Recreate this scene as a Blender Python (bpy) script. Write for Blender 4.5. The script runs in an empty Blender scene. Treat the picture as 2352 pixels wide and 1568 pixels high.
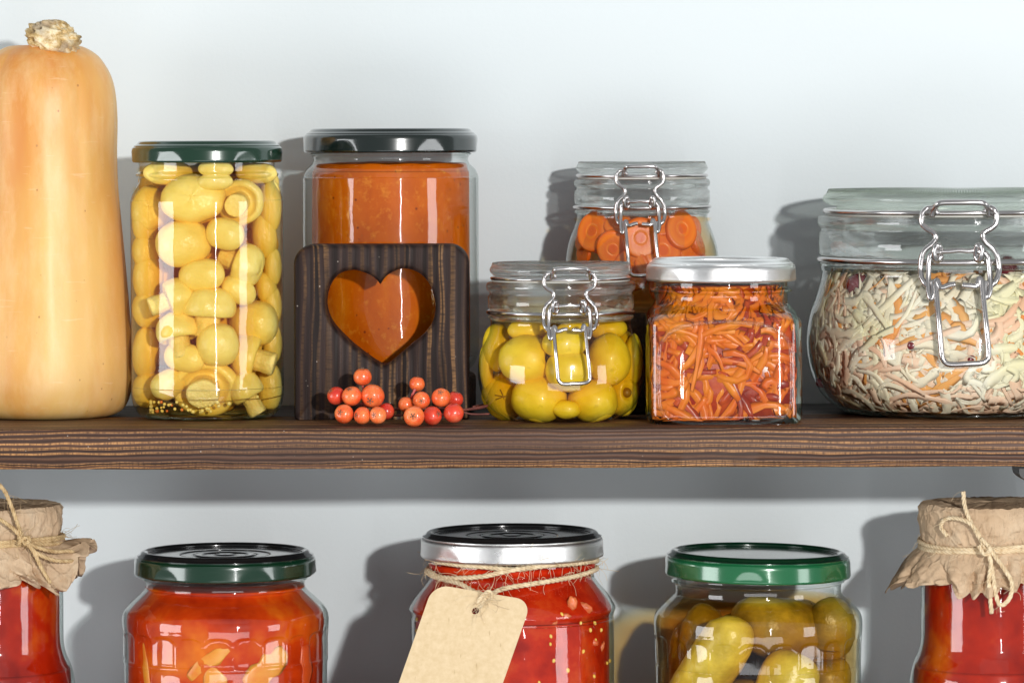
import bpy, bmesh, math, random
import numpy as np
from mathutils import Vector, Matrix, noise, Euler

random.seed(11)
SC = bpy.context.scene
COL = SC.collection
PI = math.pi

# ------------------------------------------------------------------ camera
F, HY, CX = 9400.0, 330.0, 1176.0      # focal length and principal point measured on the 2352 px wide photo
cam_d = bpy.data.cameras.new('camera')
cam = bpy.data.objects.new('camera', cam_d)
COL.objects.link(cam)
cam.location = (0, 0, 0)
cam.rotation_euler = (math.radians(90), math.radians(0.2), 0)
cam_d.sensor_width = 36
cam_d.lens = F / 2352 * 36
cam_d.shift_y = -(784 - HY) / 2352
cam_d.clip_start = 0.05
cam_d.clip_end = 50
SC.camera = cam

# ------------------------------------------------------------------ world, lamps, exposure
w = bpy.data.worlds.new('World')
SC.world = w
w.use_nodes = True
w.node_tree.nodes['Background'].inputs[0].default_value = (0.93, 0.97, 1.0, 1)
w.node_tree.nodes['Background'].inputs[1].default_value = 0.33


def area(name, loc, target, sx, sy, power, color=(1, 1, 1), shape='RECTANGLE'):
    d = bpy.data.lights.new(name, 'AREA')
    d.shape = shape
    d.size = sx
    if shape == 'RECTANGLE':
        d.size_y = sy
    d.energy = power
    d.color = color
    o = bpy.data.objects.new(name, d)
    COL.objects.link(o)
    o.location = loc
    v = Vector(target) - Vector(loc)
    o.rotation_euler = v.to_track_quat('-Z', 'Y').to_euler()
    return o


# hard key lamp, right of and a little above the lens; two tall soft boxes at the sides
area('key_lamp', (0.66, -0.3, 0.26), (0.0, 2.25, -0.10), 0.075, 0, 48, (1.0, 0.98, 0.955), 'DISK')
area('strip_lamp', (0.56, -0.15, -0.10), (0.0, 2.25, -0.12), 0.045, 0.85, 4.5, (1.0, 0.98, 0.98))
area('soft_box_left', (-1.72, 1.33, -0.22), (-0.05, 2.28, -0.20), 0.80, 0.80, 13, (0.97, 0.985, 1.0))
area('soft_box_right', (1.62, 1.18, -0.22), (0.0, 2.28, -0.20), 0.46, 0.80, 6, (0.97, 0.985, 1.0))
area('low_fill', (0.15, 0.2, -0.90), (0.05, 2.3, -0.22), 1.7, 0.5, 8, (0.97, 0.985, 1.0))  # added fill from low in front, lightens the wall and shadows under the shelf
area('ceiling_fill', (0.1, 0.3, 1.4), (0.0, 2.3, -0.05), 1.8, 1.0, 1, (0.97, 0.985, 1.0))  # added weak fill from overhead, lifts the jar shadows above the shelf

SC.view_settings.view_transform = 'Standard'
SC.view_settings.look = 'None'
SC.view_settings.exposure = 0.0
SC.view_settings.gamma = 1.0
SC.view_settings.use_curve_mapping = False
SC.render.engine = 'CYCLES'
cy = SC.cycles
cy.max_bounces = 14
cy.diffuse_bounces = 8
cy.glossy_bounces = 6
cy.transmission_bounces = 12
cy.transparent_max_bounces = 40
cy.volume_bounces = 0
cy.sample_clamp_indirect = 4
cy.sample_clamp_direct = 30
cy.caustics_reflective = False
cy.caustics_refractive = False
cy.blur_glossy = 0.3
cy.use_denoising = True

# ------------------------------------------------------------------ helpers: measuring


def P(px, py, Y):
    return Vector(((px - CX) * Y / F, Y, (HY - py) * Y / F))


ZS = -0.1489          # top of the upper shelf
YF = 2.15             # its front edge
YW = 2.358            # the wall
ZL = -0.3646          # top of the lower shelf

# ------------------------------------------------------------------ helpers: materials


class NT:
    def __init__(s, name):
        s.m = bpy.data.materials.new(name)
        s.m.use_nodes = True
        s.t = s.m.node_tree
        s.t.nodes.clear()
        s.out = s.t.nodes.new('ShaderNodeOutputMaterial')
        s._co = None

    def n(s, typ, **kw):
        nd = s.t.nodes.new('ShaderNode' + typ)
        for k, v in kw.items():
            setattr(nd, k, v)
        return nd

    def set(s, sock, v):
        if isinstance(v, bpy.types.NodeSocket):
            s.t.links.new(v, sock)
        elif isinstance(v, (tuple, list)) and len(v) == 3 and sock.type == 'RGBA':
            sock.default_value = (*v, 1)
        else:
            sock.default_value = v

    def co(s):
        if s._co is None:
            s._co = s.n('TexCoord').outputs['Object']
        return s._co

    def mapping(s, scale=(1, 1, 1), rot=(0, 0, 0), loc=(0, 0, 0), vec=None):
        m = s.n('Mapping')
        s.set(m.inputs['Vector'], vec or s.co())
        m.inputs['Scale'].default_value = scale
        m.inputs['Rotation'].default_value = rot
        m.inputs['Location'].default_value = loc
        return m.outputs[0]

    def noise(s, scale, detail=3, rough=0.55, vec=None, dist=0.0):
        nd = s.n('TexNoise')
        s.set(nd.inputs['Vector'], vec or s.co())
        nd.inputs['Scale'].default_value = scale
        nd.inputs['Detail'].default_value = detail
        nd.inputs['Roughness'].default_value = rough
        nd.inputs['Distortion'].default_value = dist
        return nd.outputs['Fac']

    def ramp(s, fac, stops, interp='LINEAR'):
        r = s.n('ValToRGB')
        s.set(r.inputs[0], fac)
        cr = r.color_ramp
        cr.interpolation = interp
        while len(cr.elements) < len(stops):
            cr.elements.new(0.5)
        for e, (p, c) in zip(cr.elements, stops):
            e.position = p
            e.color = (*c, 1) if isinstance(c, tuple) else (c, c, c, 1)
        return r.outputs[0]

    def mix(s, fac, a, b, mode='MIX'):
        m = s.n('Mix', data_type='RGBA', blend_type=mode)
        s.set(m.inputs[0], fac)
        s.set(m.inputs[6], a)
        s.set(m.inputs[7], b)
        return m.outputs[2]

    def math(s, op, a, b=0.0, clamp=False):
        m = s.n('Math', operation=op, use_clamp=clamp)
        s.set(m.inputs[0], a)
        s.set(m.inputs[1], b)
        return m.outputs[0]

    def bump(s, h, strength=0.3, dist=0.001, normal=None):
        b = s.n('Bump')
        s.set(b.inputs['Height'], h)
        b.inputs['Strength'].default_value = strength
        b.inputs['Distance'].default_value = dist
        if normal:
            s.set(b.inputs['Normal'], normal)
        return b.outputs[0]

    def pri(s, color, rough=0.5, metal=0.0, coat=0.0, coat_rough=0.05, sss=0.0, sss_r=(1, .4, .15), sss_scale=0.004,
            normal=None, spec=0.5, ior=1.45, sheen=0.0):
        p = s.n('BsdfPrincipled')
        s.set(p.inputs['Base Color'], color)
        s.set(p.inputs['Roughness'], rough)
        s.set(p.inputs['Metallic'], metal)
        s.set(p.inputs['Coat Weight'], coat)
        s.set(p.inputs['Coat Roughness'], coat_rough)
        s.set(p.inputs['Specular IOR Level'], spec)
        if sss:
            p.inputs['Subsurface Weight'].default_value = sss
            p.inputs['Subsurface Radius'].default_value = sss_r
            p.inputs['Subsurface Scale'].default_value = sss_scale
        if sheen:
            p.inputs['Sheen Weight'].default_value = sheen
        if normal:
            s.set(p.inputs['Normal'], normal)
        return p.outputs[0]

    def done(s, surf=None, vol=None):
        if surf:
            s.t.links.new(surf, s.out.inputs['Surface'])
        if vol:
            s.t.links.new(vol, s.out.inputs['Volume'])
        return s.m


def mottled(name, c1, c2, scale=60, rough=0.45, bump=0.1, bscale=200, bdist=0.0006, c3=None, sss=0.0, sss_scale=0.003,
            sss_r=(1, .5, .15), coat=0.0, spec=0.5, stretch=(1, 1, 1), lo=0.35, hi=0.65, fleck=None):
    t = NT(name)
    v = t.mapping(stretch)
    f = t.noise(scale, 5, 0.6, v)
    col = t.ramp(f, [(lo, c1), (hi, c2)])
    if c3:
        col = t.mix(t.ramp(t.noise(scale * .35, 3, .6, v), [(0.5, 0.0), (0.68, 1.0)]), col, c3)
    if fleck:
        fc, fs, th = fleck
        vo = t.n('TexVoronoi')
        t.set(vo.inputs['Vector'], t.co())
        vo.inputs['Scale'].default_value = fs
        col = t.mix(t.ramp(vo.outputs['Distance'], [(th * .6, 1.0), (th, 0.0)]), col, fc)
    nm = t.bump(t.noise(bscale, 4, .6), bump, bdist)
    return t.done(t.pri(col, rough, sss=sss, sss_scale=sss_scale, sss_r=sss_r, coat=coat, normal=nm, spec=spec))


def glass_mat(name, tint=(.985, .995, .99), edge=(.50, .60, .57), base=0.06, wob=0.12, wscale=28, rough=0.015):
    """thin-walled jar glass: clear towards the viewer, mirror-like and darker at grazing angles"""
    t = NT(name)
    h = t.noise(wscale, 3, .5)
    nm = t.bump(h, wob, 0.004)
    lw = t.n('LayerWeight')
    lw.inputs[0].default_value = 0.5
    fa = lw.outputs['Facing']
    p5 = t.math('POWER', fa, 4.0)
    fac = t.math('ADD', t.math('MULTIPLY', p5, 0.8), base, clamp=True)
    tr = t.n('BsdfTransparent')
    t.set(tr.inputs[0], t.mix(t.math('POWER', fa, 3.0), tint, edge))
    gl = t.n('BsdfGlossy')
    gl.inputs['Color'].default_value = (1, 1, 1, 1)
    t.set(gl.inputs['Roughness'], t.ramp(t.noise(55, 5, .65), [(0.42, rough), (0.72, rough + 0.10)]))
    t.set(gl.inputs['Normal'], nm)
    mx = t.n('MixShader')
    t.set(mx.inputs[0], fac)
    t.t.links.new(tr.outputs[0], mx.inputs[1])
    t.t.links.new(gl.outputs[0], mx.inputs[2])
    return t.done(mx.outputs[0])


def thick_glass(name, color=(.97, .99, .98), mixw=0.25, ior=1.5, wob=0.25):
    """solid pressed glass of the clip lids: refracts, and lets part of the light straight through"""
    t = NT(name)
    nm = t.bump(t.noise(60, 3, .5, t.mapping((1, 1, 3))), wob, 0.002)
    g = t.n('BsdfGlass')
    g.inputs['Color'].default_value = (*color, 1)
    g.inputs['IOR'].default_value = ior
    g.inputs['Roughness'].default_value = 0.02
    t.set(g.inputs['Normal'], nm)
    tr = t.n('BsdfTransparent')
    tr.inputs[0].default_value = (*color, 1)
    mx = t.n('MixShader')
    mx.inputs[0].default_value = mixw
    t.t.links.new(g.outputs[0], mx.inputs[1])
    t.t.links.new(tr.outputs[0], mx.inputs[2])
    gl = t.n('BsdfGlossy')
    gl.inputs['Roughness'].default_value = 0.03
    t.set(gl.inputs['Normal'], nm)
    m2 = t.n('MixShader')
    m2.inputs[0].default_value = 0.07
    t.t.links.new(mx.outputs[0], m2.inputs[1])
    t.t.links.new(gl.outputs[0], m2.inputs[2])
    return t.done(m2.outputs[0])


def shred_mat(name, c1, c2, c3, trans=.3, scale=40, rough=.38, spec=.3):
    """thin wet vegetable shreds: diffuse with light coming through"""
    t = NT(name)
    col = t.ramp(t.noise(scale, 4, .6), [(.34, c1), (.62, c2)])
    col = t.mix(t.ramp(t.noise(scale * .4, 3), [(.5, 0.0), (.66, 1.0)]), col, c3)
    p = t.pri(col, rough, spec=spec, normal=t.bump(t.noise(260, 4), .15, .0005))
    tl = t.n('BsdfTranslucent')
    t.set(tl.inputs[0], col)
    mx = t.n('MixShader')
    mx.inputs[0].default_value = trans
    t.t.links.new(p, mx.inputs[1])
    t.t.links.new(tl.outputs[0], mx.inputs[2])
    return t.done(mx.outputs[0])


def brine_mat(name, color, density, tint=(1, 1, 1)):
    t = NT(name)
    tr = t.n('BsdfTransparent')
    tr.inputs[0].default_value = (*tint, 1)
    v = t.n('VolumeAbsorption')
    v.inputs['Color'].default_value = (*color, 1)
    v.inputs['Density'].default_value = density
    return t.done(tr.outputs[0], v.outputs[0])


def wood_mat(name, axis, dark, mid, light, period=0.0026, light_amt=0.5, rough=0.5, streak=1.0, plo=.36, phi=.62, fib_amt=.75, wamp=.016, spec=.3):
    """brushed and burnt pine; grain runs along `axis`"""
    t = NT(name)
    co = t.co()
    if axis == 'X':
        fib, sc, rt = (6, 420, 420), (5, 26, 26), (0, 0, 0)
        cvec = (0.0, 0.33, 1.0)
    elif axis == 'Z':
        fib, sc, rt = (420, 420, 6), (26, 26, 5), (0, 0, 0)
        cvec = (1.0, 0.33, 0.0)
    dot = t.n('VectorMath', operation='DOT_PRODUCT')
    t.set(dot.inputs[0], co)
    dot.inputs[1].default_value = cvec
    warp = t.math('MULTIPLY', t.noise(1, 3, .55, t.mapping(sc)), wamp)
    warp2 = t.math('MULTIPLY', t.noise(1, 4, .6, t.mapping(tuple(c * 5 for c in sc))), 0.0022)
    pos = t.math('ADD', dot.outputs['Value'], t.math('ADD', warp, warp2))
    # rings of uneven width: a stretched 1-D noise plus a sine
    cx = t.n('CombineXYZ')
    t.set(cx.inputs[0], pos)
    ring = t.noise(1 / period * 0.55, 2, .4, cx.outputs[0])
    sine = t.math('SINE', t.math('MULTIPLY', pos, 2 * PI / period))
    r = t.math('ADD', t.math('MULTIPLY', sine, 0.16), ring)
    fibre = t.noise(1, 4, .65, t.mapping(fib))
    patch = t.noise(1, 3, .55, t.mapping(tuple(c * .8 for c in sc), loc=(3, 1, 7)))
    # slanting brush scratches
    scr = t.noise(1, 2, .6, t.mapping((900, 900, 160) if axis == 'X' else (160, 900, 900), rot=(0, math.radians(38), 0)))
    base = t.ramp(r, [(0.30, dark), (0.52, mid), (0.74, dark)])
    base = t.mix(t.math('MULTIPLY', fibre, fib_amt), base, tuple(c * .38 for c in dark), 'MIX')
    lf = t.ramp(r, [(0.545, 0.0), (0.61, 1.0), (0.68, 1.0), (0.73, 0.0)])
    lf = t.math('MULTIPLY', lf, t.ramp(patch, [(plo, 0.1), (phi, 1.0)]))
    lf = t.math('MULTIPLY', lf, t.ramp(scr, [(0.33, 0.25), (0.6, 1.0)]))
    lf = t.math('MULTIPLY', lf, light_amt)
    col = t.mix(lf, base, light)
    # dust and tiny chips
    vo = t.n('TexVoronoi')
    t.set(vo.inputs['Vector'], co)
    vo.inputs['Scale'].default_value = 150
    sp = t.ramp(vo.outputs['Distance'], [(0.035, 1.0), (0.06, 0.0)])
    sp = t.math('MULTIPLY', sp, t.ramp(t.noise(45, 2), [(0.5, 0.0), (0.62, 0.8)]))
    col = t.mix(sp, col, (.55, .47, .4))
    h = t.math('ADD', t.math('MULTIPLY', r, 0.8), t.math('MULTIPLY', fibre, 0.6))
    nm = t.bump(h, 0.55 * streak, 0.0012)
    return t.done(t.pri(col, t.ramp(fibre, [(0.3, rough - .1), (0.7, rough + .15)]), normal=nm, spec=spec))


def metal_mat(name, color, rough=0.25, metal=1.0, brushed=0.0, coat=0.0, dents=0.05):
    t = NT(name)
    nm = t.bump(t.noise(60, 3), dents, 0.001)
    if brushed:
        b = t.noise(1, 3, .6, t.mapping((500, 500, 2600), rot=(0.5, 0.6, 0)))
        nm = t.bump(b, brushed, 0.0002, nm)
        rg = t.ramp(t.noise(90, 4), [(0.3, rough * .8), (0.7, rough * 1.25)])
    else:
        rg = t.ramp(t.noise(70, 4), [(0.3, rough * .85), (0.7, rough * 1.2)])
    return t.done(t.pri(color, rg, metal, coat=coat, normal=nm))


M = {}
t = NT('wall_paint')
wc = t.mix(t.noise(2.2, 3), (.675, .735, .755), (.705, .762, .78))
M['wall'] = t.done(t.pri(wc, 0.6, normal=t.bump(t.noise(330, 5, .7), 0.16, 0.001), spec=0.25))
M['shelf'] = wood_mat('burnt_pine_shelf', 'X', (.042, .019, .012), (.150, .070, .042), (.66, .33, .12), light_amt=1.0, wamp=.009)
M['shelf_back'] = wood_mat('grey_pine_shelf', 'X', (.035, .03, .03), (.09, .085, .085), (.16, .14, .12), light_amt=0.3)
M['lantern'] = wood_mat('burnt_pine_block', 'Z', (.016, .008, .0065), (.055, .029, .024), (.56, .29, .11), period=0.0065,
                        light_amt=0.9, rough=0.55, plo=.46, phi=.60, fib_amt=.95, wamp=.018, spec=.2)
M['bark'] = mottled('bark', (.02, .012, .009), (.10, .055, .035), 120, 0.8, 0.9, 140, 0.003, stretch=(1, 1, .35))
M['log_end'] = mottled('sawn_log_end', (.05, .03, .02), (.16, .1, .06), 90, 0.7, .4, 200)
M['glass'] = glass_mat('jar_glass')
M['glass_soft'] = glass_mat('fluted_glass', wob=0.10, wscale=40)
M['glass_green'] = glass_mat('greenish_glass', tint=(.93, .985, .95), edge=(.18, .38, .25), wob=.05)
M['lid_glass'] = thick_glass('clip_lid_glass', (.99, 1.0, .99), mixw=.42, ior=1.33, wob=.08)
M['lid_glass_green'] = thick_glass('green_lid_glass', (.96, .988, .952), .5, ior=1.28, wob=.08)
M['wire'] = metal_mat('steel_wire', (.62, .59, .58), 0.16)
M['gasket'] = mottled('clear_gasket', (.75, .74, .68), (.8, .79, .72), 60, .35)


def lacquer(name, c1, rough=0.22):
    t = NT(name)
    nm = t.bump(t.noise(40, 2), 0.05, 0.001)
    fine = t.noise(1500, 2, .6)
    return t.done(t.pri(t.mix(fine, c1, tuple(x * .7 for x in c1)), rough, 0.1, coat=1.0, coat_rough=0.10, normal=nm, spec=.6))


M['lid_dark'] = lacquer('dark_green_lacquer', (.0015, .034, .014), .2)
M['lid_black'] = lacquer('blackish_green_lacquer', (.003, .010, .008), .2)
M['lid_green'] = lacquer('green_lacquer', (.010, .150, .052), .18)
M['lid_top'] = lacquer('black_lacquer', (.010, .011, .012), .16)
M['silver'] = metal_mat('tinplate', (.86, .85, .84), 0.34, 1.0, 0.5)
M['liner'] = mottled('lid_liner', (.6, .58, .5), (.65, .62, .55))

# ------------------------------------------------------------------ helpers: meshes


def fix_normals(me):
    bm = bmesh.new()
    bm.from_mesh(me)
    bmesh.ops.recalc_face_normals(bm, faces=bm.faces)
    bm.to_mesh(me)
    bm.free()
    me.update()


class MB:
    def __init__(s):
        s.v, s.f, s.mi = [], [], []

    def add(s, vs, fs, mi=0):
        o = len(s.v)
        s.v.extend(vs)
        s.f.extend([tuple(i + o for i in f) for f in fs])
        s.mi.extend([mi] * len(fs))

    def tube(s, path, r, seg=8, closed=False, mi=0, rfn=None, cap=True):
        n = len(path)
        path = [Vector(p) for p in path]
        up = None
        rings = []
        for i in range(n):
            a = path[(i - 1) % n] if (closed or i > 0) else path[i]
            b = path[(i + 1) % n] if (closed or i < n - 1) else path[i]
            d = (b - a)
            if d.length < 1e-9:
                d = Vector((0, 0, 1))
            d.normalize()
            if up is None:
                up = d.orthogonal().normalized()
            up = (up - d * up.dot(d))
            if up.length < 1e-6:
                up = d.orthogonal()
            up.normalize()
            sd = d.cross(up)
            rr = rfn(i / (n - 1)) * r if rfn else r
            rings.append([path[i] + (up * math.cos(2 * PI * k / seg) + sd * math.sin(2 * PI * k / seg)) * rr for k in range(seg)])
        vs = [p for rg in rings for p in rg]
        fs = []
        m = n if closed else n - 1
        for i in range(m):
            j = (i + 1) % n
            for k in range(seg):
                l = (k + 1) % seg
                fs.append((i * seg + k, i * seg + l, j * seg + l, j * seg + k))
        if not closed and cap:
            fs.append(tuple(range(seg - 1, -1, -1)))
            fs.append(tuple((n - 1) * seg + k for k in range(seg)))
        s.add(vs, fs, mi)

    def lathe(s, prof, c, seg=128, fn=None, mi=0, mifn=None):
        """prof: list of (r, z); c: (x, y) axis. fn(theta, i, r, z) -> (r, z)"""
        o = len(s.v)
        idx = []
        for i, (r, z) in enumerate(prof):
            if r < 1e-7 and not fn:
                idx.append([len(s.v)] * seg)
                s.v.append(Vector((c[0], c[1], z)))
            else:
                row = []
                for k in range(seg):
                    th = 2 * PI * k / seg
                    rr, zz = fn(th, i, r, z) if fn else (r, z)
                    row.append(len(s.v))
                    s.v.append(Vector((c[0] + rr * math.cos(th), c[1] + rr * math.sin(th), zz)))
                idx.append(row)
        for i in range(len(prof) - 1):
            for k in range(seg):
                l = (k + 1) % seg
                q = [idx[i][k], idx[i][l], idx[i + 1][l], idx[i + 1][k]]
                u = []
                for a in q:
                    if a not in u:
                        u.append(a)
                if len(u) > 2:
                    s.f.append(tuple(u))
                    s.mi.append(mifn(i) if mifn else mi)

    def box(s, lo, hi, mi=0):
        x0, y0, z0 = lo
        x1, y1, z1 = hi
        s.add([Vector(p) for p in ((x0, y0, z0), (x1, y0, z0), (x1, y1, z0), (x0, y1, z0), (x0, y0, z1), (x1, y0, z1), (x1, y1, z1), (x0, y1, z1))],
              [(0, 3, 2, 1), (4, 5, 6, 7), (0, 1, 5, 4), (1, 2, 6, 5), (2, 3, 7, 6), (3, 0, 4, 7)], mi)

    def ball(s, c, rad, mat=None, u=24, v=16, fn=None, mi=0):
        vs, fs = [], []
        for j in range(v + 1):
            ph = PI * j / v
            for i in range(u):
                th = 2 * PI * i / u
                d = Vector((math.sin(ph) * math.cos(th), math.sin(ph) * math.sin(th), math.cos(ph)))
                k = fn(d) if fn else 1.0
                p = Vector((d.x * rad[0] * k, d.y * rad[1] * k, d.z * rad[2] * k))
                if mat:
                    p = mat @ p
                vs.append(p + Vector(c))
        for j in range(v):
            for i in range(u):
                l = (i + 1) % u
                if j == 0:
                    fs.append((j * u + i, (j + 1) * u + i, (j + 1) * u + l))
                elif j == v - 1:
                    fs.append((j * u + i, (j + 1) * u + i, j * u + l))
                else:
                    fs.append((j * u + i, (j + 1) * u + i, (j + 1) * u + l, j * u + l))
        s.add(vs, fs, mi)

    def build(s, name, mats, parent=None, loc=None, smooth=True, bevel=0, label=None, sub=0, angle=None):
        if not isinstance(mats, (list, tuple)):
            mats = [mats]
        me = bpy.data.meshes.new(name)
        if parent is not None:
            org = world_loc(parent)
            loc = org
        elif loc is None:
            xs = np.array([tuple(p) for p in s.v])
            org = Vector((float(xs[:, 0].mean()), float(xs[:, 1].mean()), float(xs[:, 2].min())))
        else:
            org = Vector(loc)
        me.from_pydata([tuple(Vector(p) - org) for p in s.v], [], s.f)
        for m in mats:
            me.materials.append(m)
        me.polygons.foreach_set('material_index', s.mi)
        if smooth:
            me.polygons.foreach_set('use_smooth', [True] * len(me.polygons))
        me.validate()
        fix_normals(me)
        if smooth and angle:
            me.set_sharp_from_angle(angle=math.radians(angle))
        o = bpy.data.objects.new(name, me)
        COL.objects.link(o)
        if parent is not None:
            o.parent = parent
        else:
            o.location = org
        if bevel:
            b = o.modifiers.new('bevel', 'BEVEL')
            b.width = bevel
            b.segments = 3
            b.limit_method = 'ANGLE'
        if sub:
            b = o.modifiers.new('sub', 'SUBSURF')
            b.levels = b.render_levels = sub
        if label:
            o['label'] = label
        return o


def world_loc(o):
    p = Vector((0, 0, 0))
    while o is not None:
        p += o.location
        o = o.parent
    return p


def tag(o, label, cat, group=None, kind=None):
    o['label'] = label
    o['category'] = cat
    if group:
        o['group'] = group
    if kind:
        o['kind'] = kind
    return o


def thing(name, loc, label, cat, group=None):
    o = bpy.data.objects.new(name, None)
    o.empty_display_size = 0.02
    COL.objects.link(o)
    o.location = loc
    return tag(o, label, cat, group)


def cr(pts, n=6, closed=False):
    """Catmull-Rom through points of any dimension"""
    pts = [Vector(p) for p in pts]
    m = len(pts)
    out = []
    rng = range(m) if closed else range(m - 1)
    for i in rng:
        p1, p2 = pts[i], pts[(i + 1) % m]
        p0 = pts[(i - 1) % m] if (closed or i > 0) else p1 * 2 - p2
        p3 = pts[(i + 2) % m] if (closed or i < m - 2) else p2 * 2 - p1
        for k in range(n):
            u = k / n
            out.append(0.5 * ((2 * p1) + (p2 - p0) * u + (2 * p0 - 5 * p1 + 4 * p2 - p3) * u * u + (3 * p1 - p0 - 3 * p2 + p3) * u ** 3))
    if not closed:
        out.append(pts[-1])
    return out


class Jar:
    """measures one jar: axis px, depth of the axis, z of the base"""

    def __init__(s, cx, Yc, zb):
        s.cx, s.Y, s.s, s.zb = cx, Yc, Yc / F, zb
        s.c = ((cx - CX) * s.s, Yc)

    def z(s, py):
        return (HY - py) * s.s

    def prof(s, pts, n=0):
        """pts (r_px, y_px); y None = base"""
        q = [(r * s.s, s.zb if y is None else s.z(y)) for r, y in pts]
        if n:
            q = [(max(0.0, p[0]), p[1]) for p in cr([(a, b, 0) for a, b in q], n)]
        return q

    def root(s, name, label, cat='jar', group=None):
        return thing(name, (s.c[0], s.c[1], s.zb), label, cat, group)

    def front(s, px, py, R, off=0.0):
        """point on the front of a cylinder of radius R px about the axis, seen at pixel (px, py)"""
        Rm = R * s.s + off
        y = s.Y - Rm * .8
        for _ in range(5):
            dx = (px - CX) * y / F - s.c[0]
            dx = max(-Rm * .995, min(Rm * .995, dx))
            y = s.Y - math.sqrt(Rm * Rm - dx * dx)
        return Vector((s.c[0] + dx, y, (HY - py) * y / F))


def sq_r(th, n=7.0):
    return 1.0 / (abs(math.cos(th)) ** n + abs(math.sin(th)) ** n) ** (1 / n)


def shell(j, pts, parent, mat, n=5, seg=160, fn=None, name='glass_body'):
    b = MB()
    b.lathe(j.prof(pts, n), j.c, seg, fn)
    return b.build(name, mat, parent)


def twist_lid(j, parent, R, ytop, ybot, mats, rings=True, rim=None, lugs=6, ph=0.3, tilt=0.0, side=0, flat=0.55):
    """twist-off lid: skirt with pressed lugs, rounded shoulder, raised rim, sunk panel with rings"""
    s = j.s
    R = R * s
    zt, zb = j.z(ytop), j.z(ybot)
    H = zt - zb
    rim = (rim * s) if rim else R * .92
    h2 = 0.0028
    pr = [(R * .955, zb + .0012), (R * .962, zb + .0002), (R * .985, zb - .0002), (R, zb + .0008), (R * 1.0, zb + .002), (R * .997, zb + H * .5),
          (R * .995, zt - .0026), (R * .985, zt - .0011), (R * .965, zt - .0003), (rim + .0022, zt + .0002), (rim + .0008, zt + .001),
          (rim - .0002, zt + h2 * .8), (rim - .0014, zt + h2), (rim - .0030, zt + h2 * .95), (rim - .0042, zt + h2 * .5), (rim - .0052, zt + h2 * .25)]
    k0 = len(pr) - 3
    if rings:
        pr += [(rim * .55, zt + h2 * .25), (rim * .53, zt + h2 * .1), (rim * .38, zt + h2 * .02), (rim * .36, zt + h2 * .22), (rim * .27, zt + h2 * .22),
               (rim * .25, zt + h2 * .05), (rim * .12, zt + h2 * .1), (rim * .10, zt + h2 * .25), (rim * .03, zt + h2 * .25)]
    else:
        pr += [(rim * .5, zt + h2 * .22), (rim * .1, zt + h2 * .22)]
    pr += [(1e-6, zt + h2 * .22)]
    pr = [(max(0, p[0]), p[1]) for p in cr([(a, b, 0) for a, b in pr], 3)]

    def fn(th, i, r, z):
        # lugs: pressed-in arcs along the lower half of the skirt
        if r > R * .93 and z < zb + H * .75:
            a = ((th - ph) * lugs / (2 * PI)) % 1.0 - .5
            wv = max(0.0, 1 - (a / .17) ** 2)
            hz = max(0.0, 1 - max(0, (z - zb)) / (H * .62 * math.sqrt(wv) + 1e-6)) if wv > 0 else 0
            r -= .0007 * min(1, hz * 1.5) * (wv ** .8 if wv > 0 else 0)
        z += tilt * (r * math.cos(th))
        return r, z
    b = MB()
    nr = len(pr)
    lo = 8 * 3 + 2
    b.lathe(pr, j.c, 192, fn, mifn=(lambda i: 1 if i >= lo else 0) if len(mats) > 1 else None)
    return b.build('lid', mats, parent)


# ------------------------------------------------------------------ the setting: wall and shelves
b = MB()
b.add([Vector((-1.6, YW, -1.0)), Vector((1.6, YW, -1.0)), Vector((1.6, YW, 1.0)), Vector((-1.6, YW, 1.0))], [(0, 1, 2, 3)])
tag(b.build('wall', M['wall'], loc=(0, YW, -1.0), smooth=False), 'plain pale grey painted wall behind the shelves', 'wall', kind='structure')


def board(name, mat, parent, x0, x1, y0, y1, z0, z1, seed):
    """a plank with slightly worn long edges"""
    b = MB()
    N = 220
    sec = [(y0, z0 + .0012), (y0, (z0 + z1) / 2), (y0 + .0002, z1 - .0016), (y0 + .0010, z1 - .0005), (y0 + .0024, z1), ((y0 + y1) / 2, z1), (y1 - .001, z1), (y1, z1 - .001), (y1, z0 + .001),
           (y1 - .001, z0), ((y0 + y1) / 2, z0), (y0 + .001, z0)]
    vs, fs = [], []
    m = len(sec)
    for i in range(N + 1):
        x = x0 + (x1 - x0) * i / N
        for k, (y, z) in enumerate(sec):
            n = noise.noise(Vector((x * 14, seed, k * .7)))
            if k in (0, 2, 3, 11):
                y += .0006 * n if k != 3 else .0009 * n
                z += .0005 * n
            vs.append(Vector((x, y, z)))
    for i in range(N):
        for k in range(m):
            l = (k + 1) % m
            fs.append((i * m + k, (i + 1) * m + k, (i + 1) * m + l, i * m + l))
    fs.append(tuple(range(m)))
    fs.append(tuple(N * m + k for k in range(m - 1, -1, -1)))
    b.add(vs, fs)
    return b.build(name, mat, parent, angle=50)


def shelf(name, ztop, th, label):
    r = thing(name, (0, YF, ztop - th), label, 'shelf')
    board('front_board', M['shelf'], r, -.62, .62, YF, YF + .0955, ztop - th, ztop, 3.1 + ztop)
    board('back_board', M['shelf_back'], r, -.62, .62, YF + .099, YW - .006, ztop - th, ztop - .0008, 9.4 + ztop)
    return r


TH = (1074.5 - 981) * YF / F
shelf('wooden_shelf', ZS, TH, 'dark burnt pine shelf board carrying the pumpkin and upper row of jars')
lower = shelf('wooden_shelf', ZL, TH, 'lower wooden shelf below the frame carrying the bottom row of jars')

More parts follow.
